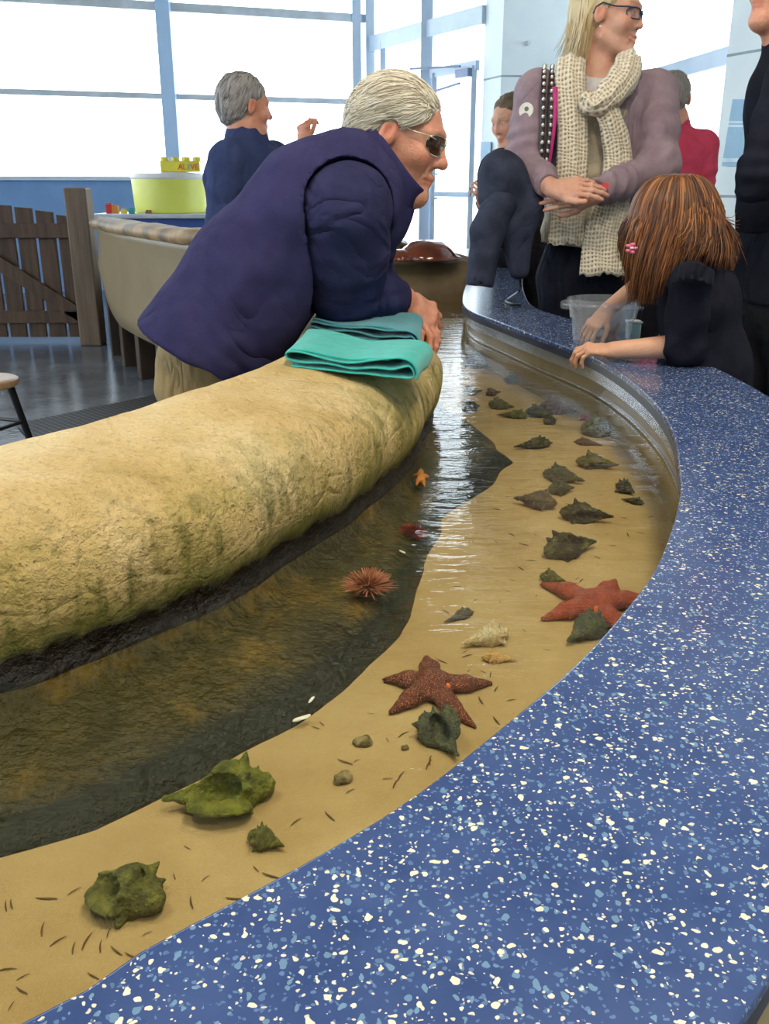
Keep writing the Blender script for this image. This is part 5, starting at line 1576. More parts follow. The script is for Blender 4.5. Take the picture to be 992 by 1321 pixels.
# hollow neck opening
ra = aty(462, 158, YT); rb_ = aty(547, 252, YT)
S.plane(ra.lerp(rb_, 0.5) + (rb_ - ra).cross(V((0, 1, 0))).normalized() * 0.0 , -(rb_ - ra).cross(V((0, 1, 0))).normalized() if (rb_ - ra).cross(V((0, 1, 0))).x < 0 else (rb_ - ra).cross(V((0, 1, 0))).normalized(), k=0.004)
vest = sdf_obj('fleece_vest', S, M_navy, man, disp=fold_disp(0.004, (0.9, 0.3, -0.5), 20, 0.0012, 5.0), it=3)
# hem band
# standing collar
ax_c = (rb_ - ra).normalized(); ctr = (ra + rb_) / 2
nrm = ax_c.cross(V((0, 1, 0))).normalized(); nrm = -nrm if nrm.x < 0 else nrm
half = (rb_ - ra).length / 2
rings = []
for t, sc_, sy in ((-0.085, 1.08, 0.115), (-0.05, 1.04, 0.102), (-0.02, 1.01, 0.094), (0.0, 1.0, 0.088), (0.012, 0.985, 0.086)):
    r = []
    for k in range(40):
        a = 2 * PI * k / 40
        w = 1 + 0.03 * math.sin(3 * a + 1)
        back = 0.018 * max(0, -math.cos(a))
        p = ctr + ax_c * (half * sc_ * math.cos(a)) + V((0, 1, 0)) * (sy * math.sin(a) * w) + nrm * (t + 0.006 * math.sin(2 * a))
        r.append(p)
    rings.append(r)
lofted('collar', rings, M_navy, man, 0.009, True, 1)
# sleeves
def sleeve(name, a, b, c, r, mt, parent, seed, h=0.0052):
    lo = [min(p[i] for p in (a, b, c)) - 0.12 for i in range(3)]; hi = [max(p[i] for p in (a, b, c)) + 0.12 for i in range(3)]
    S = SDF(lo, hi, h)
    S.cone(a, a.lerp(b, 0.5), r[0], r[1], k=0.03); S.cone(a.lerp(b, 0.5), b, r[1], r[2], k=0.03)
    S.cone(b, b.lerp(c, 0.6), r[2], r[3], k=0.04); S.cone(b.lerp(c, 0.6), c, r[3], r[4], k=0.02)
    S.plane(c, (c - b), k=0.004)
    ax = np.array(b - a) / np.linalg.norm(np.array(b - a)); ax2 = np.array(c - b) / np.linalg.norm(np.array(c - b))
    A = np.array(a); B = np.array(b); Ln = np.linalg.norm(B - A)
    def dsp(v):
        u1 = (v - A) @ ax; u2 = (v - B) @ ax2
        n1 = vnoise(v, 6, seed)
        f1 = np.sin(u1 * 105 + n1 * 6 + (v[:, 0] - B[0]) * 45) * np.clip((u1 - 0.05 * Ln) / (0.6 * Ln), 0.15, 1)
        f2 = (1 - 2 * np.abs(np.sin(u2 * 70 + n1 * 5 + v[:, 2] * 30)))
        w2 = np.clip(u2 / 0.05, 0, 1)
        return 0.005 * (f1 * (1 - w2) * np.clip(vnoise(v, 5, seed + 2) + 0.6, 0, 1) + f2 * w2 * np.clip(vnoise(v, 7, seed + 4) + 0.6, 0, 1)) + 0.006 * n1 + 0.001 * vnoise(v, 40)
    return sdf_obj(name, S, mt, parent, disp=dsp, it=2)
cR = aty(513, 388, 2.215); cL = aty(512, 398, 2.31)
sleeve('sleeve', aty(450, 270, 1.99), aty(447, 374, 2.09), cR, (0.0955, 0.088, 0.072, 0.058, 0.046), M_navy2, man, 3.0)
sleeve('sleeve', aty(458, 262, 2.33), aty(470, 372, 2.40), cL, (0.09, 0.08, 0.066, 0.052, 0.044), M_navy2, man, 8.0)
# bracelet on the near wrist
M_brace = mat('dark_bracelet', hx(48, 40, 36), None, 20, 0.4)
wd_ = (wrR - elR).normalized(); wc = wrR - wd_ * 0.002
bx_ = wd_.cross(V((0, 0, 1))).normalized(); by_ = wd_.cross(bx_)
from_lists('bracelet', *tube_lists([wc + bx_ * (0.0305 * math.cos(t)) + by_ * (0.0295 * math.sin(t)) for t in [2 * PI * k / 28 for k in range(29)]], 0.0022, 6), M_brace, man)
wc = wrR - wd_ * 0.014
from_lists('watch_band', *tube_lists([wc + bx_ * (0.0325 * math.cos(t)) + by_ * (0.0315 * math.sin(t)) for t in [2 * PI * k / 28 for k in range(29)]], 0.0042, 6), M_gold, man)
# ================= the smiling woman with the crochet scarf ==================================
YW = 3.32
wb = aty(768, 330, YW)
lady = thing('person', 'smiling blonde woman in lavender jacket and cream crochet scarf, arms crossed', 'person', (wb.x, wb.y, 0))
hw = aty(788, 21, YW)
Rw = frame((0.85, -0.48, -0.06), (0.05, 0, 1))
nb = aty(772, 106, YW + 0.02)
S = SDF((0.36, 2.92, 0.84), (1.14, 3.62, 1.84), 0.0042)
Lw, pw = put_head(S, hw, Rw, 0.98, neck=nb, female=True, smile=1.0, neck_r=0.052)
S.econe(nb, aty(770, 150, YW), 0.06, 0.05, 0.15, 0.09, (1, 0, 0), k=0.05)
S.econe(aty(770, 150, YW), aty(768, 320, YW), 0.14, 0.09, 0.15, 0.10, (1, 0, 0), k=0.05)
sR, eR, kR = aty(694, 122, 3.30), aty(676, 214, 3.22), aty(712, 243, 3.06)
sL, eL, kL = aty(842, 122, 3.36), aty(850, 214, 3.22), aty(768, 251, 3.07)
for a, b, c in ((sR, eR, kR), (sL, eL, kL)):
    S.cone(a, b, 0.045, 0.036, k=0.02); S.cone(b, c, 0.038, 0.027, k=0.02)
f1 = (aty(768, 240, 3.00) - kR).normalized()
_, q1 = put_hand(S, kR, f1, (0.0, -0.75, 0.65), False, 0.98, curls=((0.12, 0.25, 0.2), (0.15, 0.3, 0.2), (0.2, 0.3, 0.25), (0.25, 0.35, 0.3)), tdir=(0.5, 0.85, 0.0), spread=0.04)
f2 = (aty(704, 254, 3.07) - kL).normalized()
_, q2 = put_hand(S, kL, f2, (0.0, -0.9, 0.3), True, 0.96, curls=((0.15, 0.25, 0.2),) * 4, tdir=(0.5, 0.8, -0.2), spread=0.04)
sdf_obj('body', S, M_skin, lady, paint=pw + q1 + q2)
M_blonde = hair_mat('blonde_hair', hx(208, 186, 140), hx(164, 136, 92), hx(236, 226, 196))
S = SDF(hw - V((0.2, 0.2, 0.2)), hw + V((0.2, 0.2, 0.2)), 0.0045)
S.ell(Lw(0, -0.028, 0.045), (0.086, 0.106, 0.092), Rw, k=0)
S.cone(Lw(0, -0.07, 0.0), Lw(0, -0.085, -0.12), 0.075, 0.055, k=0.03)
for e in (-1, 1): S.cone(Lw(0.06 * e, -0.06, 0.02), Lw(0.062 * e, -0.075, -0.13), 0.028, 0.02, k=0.02)
S.ell(Lw(0, 0.06, -0.06), (0.12, 0.085, 0.115), Rw, k=0.01, sub=True)
S.ell(Lw(0, 0.11, 0.04), (0.075, 0.05, 0.05), Rw, k=0.01, sub=True)
def hd(v): return 0.002 * np.sin(v[:, 0] * 300 + v[:, 1] * 260 + 5 * vnoise(v, 12)) + 0.003 * vnoise(v, 26)
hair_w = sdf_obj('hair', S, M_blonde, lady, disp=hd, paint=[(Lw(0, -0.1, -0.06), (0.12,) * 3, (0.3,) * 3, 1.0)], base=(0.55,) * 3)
rh = random.Random(8); sp = []
for i in range(420):
    a = rh.uniform(-2.9, 2.9)
    if abs(a) < 1.8: a = rh.uniform(1.8, 3.1) * rh.choice((-1, 1))
    ln = rh.uniform(0.15, 0.26); out = rh.uniform(1.0, 1.10)
    dx, dy = math.sin(a), math.cos(a)
    pts = [Lw(dx * 0.02, -0.03 + dy * 0.03 + 0.01, 0.137)]
    for el in (0.95, 0.5, 0.1):
        pts.append(Lw(dx * 0.086 * math.cos(el) * out, -0.028 + dy * 0.104 * math.cos(el) * out, 0.045 + 0.092 * math.sin(el)))
    b = pts[-1]
    fl = rh.uniform(0.0, 0.05)
    for t in (0.35, 0.7, 1.0):
        w = V((rh.uniform(-.006, .006), rh.uniform(-.006, .006), 0)) + (Rw @ V((dx, dy - 0.3, 0))) * (fl * t * t - 0.012 * t)
        pts.append(b + w + V((0, 0, -ln * t)))
    sp.append((pts, 0.0026, 0.0007, rh.uniform(0.1, 1.0)))
strands('hair_locks', sp, M_blonde, hair_w)
glasses(Lw, lady, mat('dark_blue_frame', hx(46, 62, 92), None, 10, 0.3), glassy('clear_lens', (0.95, 0.96, 0.98, 1), 1.4), wire=0.0022, hgt=0.016)
M_pearl = mat('pearl', hx(240, 236, 228), None, 10, 0.2)
er = Lw(0.083, -0.004, -0.042)
from_lists('earring', *lathe_lists([(0, 0.004), (0.003, 0.003), (0.004, 0), (0.003, -0.003), (0, -0.004)], 10, er), M_pearl, lady)
# cream top, white neckline
M_top = cloth_mat('beige_top', hx(196, 184, 162), hx(176, 164, 142), 20)
S = SDF((0.45, 3.0, 0.78), (1.1, 3.62, 1.60), 0.007)
S.econe(aty(771, 112, YW + 0.01), aty(770, 150, YW), 0.07, 0.055, 0.15, 0.10, (1, 0, 0), k=0.05)
S.econe(aty(770, 150, YW), aty(768, 235, YW), 0.155, 0.105, 0.15, 0.105, (1, 0, 0), k=0.05)
S.econe(aty(768, 235, YW), aty(762, 316, YW - 0.01), 0.15, 0.105, 0.185, 0.135, (1, 0, 0), k=0.05)
hp = aty(700, 312, YW); S.plane(hp, (-0.12, 0, -1), k=0.004)
S.cone(aty(772, 70, YW - 0.02), aty(771, 108, YW - 0.06), 0.05, 0.045, k=0.01, sub=True)
sdf_obj('top', S, M_top, lady, disp=fold_disp(0.004, (1, 0, 0.2), 14, 0.001, 1.0), it=2)
M_tee = cloth_mat('white_tee', hx(226, 224, 226), None, 20)
rings = []
for t, r in ((-0.014, 0.060), (0.0, 0.064), (0.03, 0.074), (0.06, 0.084)):
    rings.append([aty(771, 100, YW - 0.005) + V((r * math.cos(a), r * 0.92 * math.sin(a), -t - 0.02 * max(0, -math.sin(a)))) for a in [2 * PI * k / 28 for k in range(28)]])
lofted('tee_neckline', rings, M_tee, lady, 0.004)
# lavender jacket, open at the front
M_lav = cloth_mat('lavender_knit', hx(162, 142, 152), hx(142, 122, 134), 16, 0.006, 300, sheen=0.4)
S = SDF((0.30, 2.98, 0.80), (1.22, 3.70, 1.68), 0.0065)
S.econe(aty(771, 108, YW + 0.03), aty(769, 140, YW + 0.02), 0.11, 0.07, 0.19, 0.11, (1, 0, 0), k=0.05)
S.econe(aty(769, 135, YW + 0.02), aty(768, 275, YW + 0.02), 0.185, 0.128, 0.175, 0.135, (1, 0, 0), k=0.05)
for p in (sR, sL): S.ball(p + V((0, 0, 0.0)), 0.078, k=0.05)
S.cone(aty(770, 84, YW + 0.02), aty(770, 108, YW + 0.02), 0.07, 0.08, k=0.02)
S.cone(aty(776, 60, YW - 0.02), aty(772, 112, YW - 0.02), 0.062, 0.060, k=0.01, sub=True)
fc = (aty(771, 95, YW - 0.16), aty(769, 300, YW - 0.16))
S.econe(fc[0], fc[1], 0.085, 0.10, 0.10, 0.11, (1, 0, 0), k=0.01, sub=True)
S.econe(aty(770, 110, YW), aty(768, 330, YW), 0.145, 0.095, 0.155, 0.115, (1, 0, 0), k=0.005, sub=True)
S.plane(aty(690, 285, YW), (0, 0, -1), k=0.01)
sdf_obj('jacket', S, M_lav, lady, disp=fold_disp(0.005, (0.3, 0, 1), 12, 0.0015, 6.0), it=2)
sleeve('sleeve', sR, eR, kR - (kR - eR) * 0.12, (0.080, 0.068, 0.062, 0.050, 0.040), M_lav, lady, 12.0, 0.006)
sleeve('sleeve', sL, eL, kL - (kL - eL) * 0.04, (0.080, 0.070, 0.064, 0.052, 0.046), M_lav, lady, 15.0, 0.006)
# jacket collar standing beside the neck
rings = []
for t, g_ in ((-0.05, 0.105), (0.0, 0.088), (0.035, 0.082)):
    rings.append([aty(772, 84, YW + 0.015) + V((g_ * 1.05 * math.cos(a), g_ * 0.85 * math.sin(a), t)) for a in [(-0.18 + 1.36 * k / 24) * PI for k in range(25)]])
lofted('jacket_collar', rings, M_lav, lady, 0.010, False)
# jeans and shoes
M_jean = cloth_mat('black_denim', hx(30, 32, 44), hx(22, 24, 34), 20)
S = SDF((0.46, 3.0, 0.0), (1.12, 3.66, 0.98), 0.0095)
pz_ = aty(766, 330, YW)
S.econe(pz_ + V((0, 0, 0.06)), pz_ + V((0, 0, -0.07)), 0.165, 0.115, 0.185, 0.125, (1, 0, 0), k=0.05)
for e in (-1, 1):
    h_ = pz_ + V((0.095 * e, 0, -0.08)); k_ = V((h_.x, YW - 0.02, 0.45)); a_ = V((h_.x + 0.01 * e, YW + 0.02, 0.07))
    S.cone(h_, k_, 0.098, 0.068, k=0.04); S.cone(k_, a_, 0.068, 0.048, k=0.03)
S.plane((0, 0, 0.05), (0, 0, -1))
sdf_obj('jeans', S, M_jean, lady, disp=fold_disp(0.004, (0.3, 0.2, 1), 14, 0.001, 7.0), it=2)
M_bshoe = mat('dark_shoe', hx(30, 28, 30), None, 20, 0.5)
def shoes(parent, spots, f, mt):
    f = V(f).normalized()
    for p in spots:
        p = V((p[0], p[1], 0)); S = SDF(p - V((0.2, 0.2, 0.02)), p + V((0.2, 0.2, 0.14)), 0.009)
        S.cone(p + V((0, 0, 0.045)) - f * 0.03, p + V((0, 0, 0.038)) + f * 0.14, 0.042, 0.034, k=0.02)
        S.cone(p + V((0, 0, 0.05)), p + V((0, 0, 0.10)), 0.048, 0.05, k=0.03)
        S.plane((0, 0, 0.003), (0, 0, -1)); sdf_obj('shoe', S, mt, parent)
shoes(lady, [(pz_.x - 0.105, YW), (pz_.x + 0.105, YW)], (0.1, -1, 0), M_bshoe)
# crochet scarf: open-work bands
def crochet_mat():
    m, nt, out = newmat('cream_crochet'); g = NT(nt)
    b = g.n('ShaderNodeBsdfPrincipled'); b.inputs['Roughness'].default_value = 0.95; b.inputs['Sheen Weight'].default_value = 0.3
    uv = g.n('ShaderNodeTexCoord').outputs['UV']
    mp = g.n('ShaderNodeMapping'); mp.inputs['Scale'].default_value = (1, 1, 0); g.l(uv, mp.inputs['Vector'])
    v = g.n('ShaderNodeTexVoronoi'); v.inputs['Scale'].default_value = 1.0; v.inputs['Randomness'].default_value = 0.12; g.l(mp.outputs[0], v.inputs['Vector'])
    hole = g.math('LESS_THAN', v.outputs['Distance'], 0.17)
    col = g.ramp(v.outputs['Distance'], [(0.2, hx(206, 192, 164)), (0.55, hx(238, 228, 206))])
    g.l(col, b.inputs['Base Color'])
    bn = g.n('ShaderNodeBump'); bn.inputs['Distance'].default_value = 0.004; g.l(v.outputs['Distance'], bn.inputs['Height']); g.l(bn.outputs[0], b.inputs['Normal'])
    t = g.n('ShaderNodeBsdfTransparent'); mx = g.n('ShaderNodeMixShader')
    g.l(hole, mx.inputs[0]); g.l(b.outputs[0], mx.inputs[1]); g.l(t.outputs[0], mx.inputs[2]); g.l(mx.outputs[0], out.inputs[0])
    return m
M_cro = crochet_mat()
def scarf_band(name, cl, mt, parent, bow=0.02, scallop=True, roll=0.0):
    """cl: (px, py, Y, halfwidth px); a knitted band with real thickness and its own stitch grid"""
    C_ = catmull([aty(a, b, c) for a, b, c, d in cl], 8); Wd = catmull([V((d * mpp(aty(a, b, c)), 0, 0)) for a, b, c, d in cl], 8)
    nv = 12; vs, uv, fs = [], [], []; acc = 0
    for i, c in enumerate(C_):
        if i: acc += (c - C_[i - 1]).length
        d = (C_[min(i + 1, len(C_) - 1)] - C_[max(i - 1, 0)]).normalized()
        side = d.cross(V((0, -1, 0.05)));  side.normalize(); nn = side.cross(d).normalized(); nn = -nn if nn.y > 0 else nn
        for j in range(nv + 1):
            s = j / nv * 2 - 1; w = Wd[i].x
            p = c + side * (w * s) + nn * (bow * (1 - s * s) + 0.004 * math.sin(s * 9 + acc * 8)) + V((0, 0, 0.004 * math.sin(s * 5 + i)))
            if scallop and i == len(C_) - 1: p += d * (0.012 * abs(math.sin(s * PI * 2.5)))
            vs.append(p); uv.append((s * w / 0.0108 + 10.5, acc / 0.0125))
    m = nv + 1
    for i in range(len(C_) - 1):
        for j in range(nv): fs.append((i * m + j, i * m + j + 1, (i + 1) * m + j + 1, (i + 1) * m + j))
    o = from_lists(name, vs, fs, mt, parent, True, None)
    ul = o.data.uv_layers.new(name='UVMap')
    for lp_ in o.data.loops: ul.data[lp_.index].uv = uv[lp_.vertex_index]
    s = o.modifiers.new('thick', 'SOLIDIFY'); s.thickness = 0.005; s.offset = 0
    return o
scarf = from_lists('scarf', *tube_lists([aty(736, 86, 3.27), aty(744, 62, 3.36), aty(770, 52, 3.42), aty(800, 62, 3.36), aty(814, 84, 3.26)], [0.03, 0.034, 0.036, 0.034, 0.03], 14, 0.7), cloth_mat('cream_wool', hx(234, 224, 200), hx(214, 202, 174), 60, 0.008, 160), lady)
scarf_band('scarf_tail', [(738, 76, 3.235, 18), (736, 105, 3.20, 20), (739, 160, 3.185, 19), (738, 210, 3.18, 20), (733, 262, 3.175, 21), (730, 312, 3.165, 24)], M_cro, scarf)
scarf_band('scarf_tail', [(770, 128, 3.165, 11), (786, 150, 3.165, 15), (797, 200, 3.18, 18), (792, 250, 3.175, 21), (780, 300, 3.165, 26), (777, 352, 3.15, 30)], M_cro, scarf)
scarf_band('scarf_loop', [(813, 76, 3.25, 17), (806, 98, 3.19, 20), (786, 122, 3.155, 18), (766, 136, 3.15, 13), (752, 128, 3.17, 11)], M_cro, scarf, 0.03, False)
# jacket badge and wrist sticker
M_badge = mat('badge_white', hx(232, 230, 222), None, 20, 0.4)
M_bdk = mat('badge_mark', hx(110, 106, 100), None, 20, 0.5)
def disc(name, c, n, r, mt, parent, th=0.003):
    n = V(n).normalized(); u = n.cross(V((0, 0, 1))).normalized(); w = u.cross(n)
    vs = [c + n * th] + [c + (u * math.cos(a) + w * math.sin(a)) * r + n * th for a in [2 * PI * k / 28 for k in range(28)]] + [c + (u * math.cos(a) + w * math.sin(a)) * r - n * 0.012 for a in [2 * PI * k / 28 for k in range(28)]]
    fs = [(0, 1 + k, 1 + (k + 1) % 28) for k in range(28)] + [(1 + k, 29 + k, 29 + (k + 1) % 28, 1 + (k + 1) % 28) for k in range(28)]
    return from_lists(name, vs, fs, mt, parent, True, 40)
bdir = V((-0.45, -0.85, 0.15))
bp = aty(680, 147, 3.262) + bdir.normalized() * 0.070 - V((0, 0, 0))
bp = sR.lerp(eR, 0.30) + bdir.normalized() * 0.076
bo = disc('badge', bp, bdir, 0.024, M_badge, lady)
disc('badge_mark', bp + bdir.normalized() * 0.002 + V((0.002, 0, 0.004)), bdir, 0.007, M_bdk, bo)
sp_w = (kL.lerp(eL, 0.10)) + V((0, -0.04, 0.016))
disc('sticker', sp_w, (0.1, -0.95, 0.35), 0.011, mat('red_sticker', hx(214, 62, 70), None, 10, 0.5), lady)
# shoulder bag: studded double strap, bag hidden by the coat
M_strap = mat('brown_black_leather', hx(44, 34, 36), None, 20, 0.45)
M_stud = mat('pale_metal_stud', hx(232, 228, 216), None, 20, 0.25, metal=0.6)
bag = thing('shoulder_bag', 'dark shoulder bag with studded double strap on the woman in lavender', 'bag', aty(690, 290, 3.2))
for dx in (0, 10):
    pts = catmull([aty(703 + dx, 84, 3.33), aty(702 + dx, 92, 3.24), aty(701 + dx, 120, 3.185), aty(700 + dx, 160, 3.165), aty(698 + dx * 0.7, 205, 3.15), aty(694 + dx * 0.4, 262, 3.15)], 8)
    st = from_lists('strap', *tube_lists(pts, 0.0075, 8, 0.5), M_strap, bag)
    rs = resample(pts, 0.026)
    pp = []
    for p in rs[2:18]:
        pp.append(lathe_lists([(0, 0.0065), (0.004, 0.005), (0.0058, 0), (0.004, -0.005), (0, -0.0065)], 8, p + V((0, -0.008, 0.002))))
    from_lists('studs', *merge_lists(pp), M_stud, st)
S = SDF(aty(690, 290, 3.2) - V((0.14, 0.1, 0.16)), aty(690, 290, 3.2) + V((0.14, 0.1, 0.16)), 0.008)
b0 = aty(676, 276, 3.24); b1 = aty(676, 312, 3.24)
S.econe(b0, b1, 0.05, 0.03, 0.06, 0.035, (1, 0, 0), k=0.02)
sdf_obj('bag_body', S, M_strap, bag)
from_lists('lanyard', *tube_lists(catmull([aty(716, 112, 3.185), aty(715, 150, 3.17), aty(710, 190, 3.16), aty(704, 225, 3.16)], 6), 0.009, 8, 0.4, up=V((0, 1, 0))), mat('magenta_ribbon', hx(206, 52, 140), None, 20, 0.6), lady)
# navy coat draped over the arm, its sleeve hanging
M_coat = cloth_mat('navy_quilted_coat', hx(62, 68, 88), hx(46, 51, 68), 14, 0.004, 200, 0.8)
cb = aty(650, 300, 3.12)
coat = thing('draped_coat', 'dark navy coat draped over the lavender woman arm, sleeve hanging down', 'coat', cb)
S = SDF((0.24, 2.93, 0.66), (0.74, 3.42, 1.28), 0.0065)
S.ell(aty(645, 228, 3.12), (0.072, 0.075, 0.085), k=0.0)
S.cone(aty(636, 222, 3.12), aty(630, 256, 3.10), 0.040, 0.036, k=0.03)
S.econe(aty(656, 250, 3.12), aty(664, 290, 3.12), 0.075, 0.055, 0.072, 0.045, (1, 0, 0), k=0.04)
S.econe(aty(664, 285, 3.12), aty(670, 350, 3.11), 0.066, 0.04, 0.034, 0.028, (1, 0, 0), k=0.04)
S.cone(aty(660, 225, 3.13), aty(686, 268, 3.13), 0.05, 0.04, k=0.04)
sdf_obj('coat_body', S, M_coat, coat, disp=fold_disp(0.006, (1, 0, 0.3), 12, 0.001, 3.0), it=2)
S = SDF((0.2, 2.93, 0.66), (0.66, 3.32, 1.2), 0.006)
S.econe(aty(644, 262, 3.09), aty(628, 300, 3.08), 0.058, 0.05, 0.05, 0.042, (1, 0, 0), k=0.03)
S.econe(aty(628, 300, 3.08), aty(618, 374, 3.06), 0.052, 0.045, 0.047, 0.042, (1, 0, 0), k=0.03)
S.plane(aty(618, 370, 3.06), (-0.1, -0.1, -1), k=0.004)
S.cone(aty(619, 362, 3.06), aty(618, 380, 3.06), 0.034, 0.036, k=0.004, sub=True)
sdf_obj('coat_sleeve', S, M_coat, coat, disp=fold_disp(0.005, (0.2, 0, 1), 13, 0.001, 4.0), it=2)
pts = [aty(670, 358, 3.12), aty(671, 370, 3.12), aty(668, 377, 3.12), V(at(655, 386, 0.706)), V(at(653, 389, 0.706)), V(at(662, 392, 0.706)), V(at(672, 393, 0.706))]
from_lists('drawstring', *tube_lists(catmull(pts, 5), 0.0042, 6), M_black, coat)
# ================= the girl reaching into the bucket ============================================
YG = 2.26
gb = aty(908, 470, YG)
girl = thing('person', 'long haired girl in dark top leaning on the counter, hand in bucket', 'person', (gb.x, gb.y, 0))
hg = aty(866, 291, YG)
Rg = frame((-0.72, -0.22, -0.62), (-0.55, -0.15, 0.8))
S = SDF((0.40, 1.96, 0.62), (0.98, 2.60, 1.20), 0.0034)
ng = aty(893, 338, YG)
Lg, pg = put_head(S, hg, Rg, 0.86, neck=ng, female=True, child=1.0, neck_r=0.046)
ch_g = aty(900, 375, YG); pv_g = aty(910, 470, YG + 0.02)
S.econe(ng, ch_g, 0.05, 0.045, 0.085, 0.06, (0, 1, 0), k=0.04); S.econe(ch_g, pv_g, 0.09, 0.065, 0.09, 0.07, (0, 1, 0), k=0.04)
s1_ = aty(892, 362, 2.13); e1_ = aty(883, 446, 2.16); w1_ = at(790, 452, 0.728)
s2_ = aty(872, 355, 2.40); e2_ = aty(832, 362, 2.47); w2_ = aty(783, 400, 2.49)
S.cone(ch_g, s1_, 0.035, 0.032, k=0.02); S.cone(s1_, e1_, 0.034, 0.028, k=0.02); S.cone(e1_, w1_, 0.029, 0.021, k=0.015)
S.cone(ch_g, s2_, 0.035, 0.032, k=0.02); S.cone(s2_, e2_, 0.034, 0.028, k=0.02); S.cone(e2_, w2_, 0.027, 0.020, k=0.015)
fg = V((-1.0, 0.18, 0.02)).normalized()
_, g1 = put_hand(S, w1_, fg, (0.0, -0.28, 0.96), False, 0.68, curls=((0.5, 0.7, 0.4), (0.55, 0.7, 0.45), (0.6, 0.7, 0.5), (0.65, 0.75, 0.5)), tdir=(0.25, 0.95, -0.2))
fg2 = (aty(758, 428, 2.475) - w2_).normalized()
_, g2 = put_hand(S, w2_, fg2, (-0.5, -0.5, 0.7), True, 0.68, curls=((0.2, 0.3, 0.2), (0.25, 0.35, 0.2), (0.3, 0.35, 0.25), (0.3, 0.4, 0.3)), tdir=(0.6, 0.7, -0.2), spread=0.12)
sdf_obj('body', S, M_skin_kid, girl, paint=pg + g1 + g2)
# dark top
M_gtop = cloth_mat('dark_navy_jersey', hx(34, 35, 48), hx(24, 25, 36), 14, 0.002, 300)
S = SDF((0.58, 1.96, 0.40), (1.06, 2.62, 1.12), 0.006)
S.econe(aty(896, 345, YG), aty(902, 385, YG), 0.085, 0.065, 0.125, 0.085, (0, 1, 0), k=0.04)
S.econe(aty(902, 385, YG), aty(910, 470, YG + 0.01), 0.125, 0.088, 0.135, 0.100, (0, 1, 0), k=0.04)
S.econe(aty(910, 470, YG + 0.01), aty(914, 600, YG + 0.03), 0.135, 0.100, 0.155, 0.12, (0, 1, 0), k=0.04)
S.cone(aty(896, 322, YG), aty(896, 345, YG), 0.048, 0.052, k=0.01, sub=True)
sdf_obj('top', S, M_gtop, girl, disp=fold_disp(0.006, (0.5, 0.2, 1), 14, 0.001, 2.0), it=2)
sleeve('sleeve', aty(890, 366, 2.125), e1_, e1_.lerp(w1_, 0.30), (0.050, 0.046, 0.045, 0.042, 0.038), M_gtop, girl, 4.0, 0.0045)
sleeve('sleeve', aty(878, 362, 2.39), e2_, e2_.lerp(w2_, 0.20), (0.050, 0.045, 0.042, 0.038, 0.034), M_gtop, girl, 6.0, 0.0045)
# ruffle at the shoulder
vs_r, fs_r = [], []
rc = [aty(868, 352, 2.10), aty(880, 346, 2.06), aty(895, 345, 2.05), aty(910, 349, 2.07), aty(922, 356, 2.11)]
rc = catmull(rc, 10)
M_ = 6
for i, p in enumerate(rc):
    for j in range(M_):
        t = j / (M_ - 1)
        wv = math.sin(i * 0.9) * 0.010 * t
        vs_r.append(p + V((-0.010 * t + wv * 0.4, -0.030 * t + wv, 0.012 - 0.034 * t)))
for i in range(len(rc) - 1):
    for j in range(M_ - 1): fs_r.append((i * M_ + j, i * M_ + j + 1, (i + 1) * M_ + j + 1, (i + 1) * M_ + j))
o = from_lists('ruffle', vs_r, fs_r, M_gtop, girl, True, None)
m_ = o.modifiers.new('thick', 'SOLIDIFY'); m_.thickness = 0.003; m_ = o.modifiers.new('soft', 'SUBSURF'); m_.render_levels = 1
# leggings and shoes below the counter
M_leg = cloth_mat('blue_leggings', hx(42, 58, 84), None, 14)
S = SDF((0.70, 2.05, 0.0), (1.12, 2.55, 0.62), 0.009)
for e in (-1, 1):
    h_ = V((gb.x + 0.01, YG + 0.075 * e, 0.52)); S.cone(h_, V((h_.x + 0.01, h_.y, 0.28)), 0.07, 0.05, k=0.03); S.cone(V((h_.x + 0.01, h_.y, 0.28)), V((h_.x + 0.04, h_.y, 0.06)), 0.05, 0.04, k=0.02)
S.plane((0, 0, 0.05), (0, 0, -1))
sdf_obj('leggings', S, M_leg, girl)
shoes(girl, [(gb.x + 0.04, YG - 0.075), (gb.x + 0.04, YG + 0.075)], (-1, 0, 0), M_bshoe)
# hair: an under-layer and long falling locks
M_brown = hair_mat('auburn_hair', hx(112, 70, 42), hx(60, 36, 24), hx(178, 116, 66), rough=0.38)
cz = hg + V((0.006, 0, 0.014))
S = SDF((hg.x - 0.2, hg.y - 0.2, hg.z - 0.27), (hg.x + 0.24, hg.y + 0.2, hg.z + 0.16), 0.005)
S.ell(cz, (0.101, 0.090, 0.100), k=0)
S.econe(aty(842, 300, YG + 0.0), aty(834, 360, YG - 0.02), 0.04, 0.035, 0.018, 0.015, (1, 0, 0), k=0.03)
S.econe(aty(850, 300, YG - 0.04), aty(845, 350, YG - 0.06), 0.06, 0.03, 0.03, 0.02, (1, 0, 0), k=0.03)
S.econe(aty(890, 290, YG), aty(925, 338, YG - 0.01), 0.09, 0.06, 0.07, 0.035, (0, 1, 0), k=0.04)
sdf_hair = sdf_obj('hair', S, M_brown, girl, disp=lambda v: 0.002 * np.sin(v[:, 0] * 420 + 6 * vnoise(v, 10)) + 0.002 * vnoise(v, 24), base=(0.3,) * 3, paint=[(cz + V((0, -0.05, 0.09)), (0.06,) * 3, (0.6,) * 3, 1.0)])
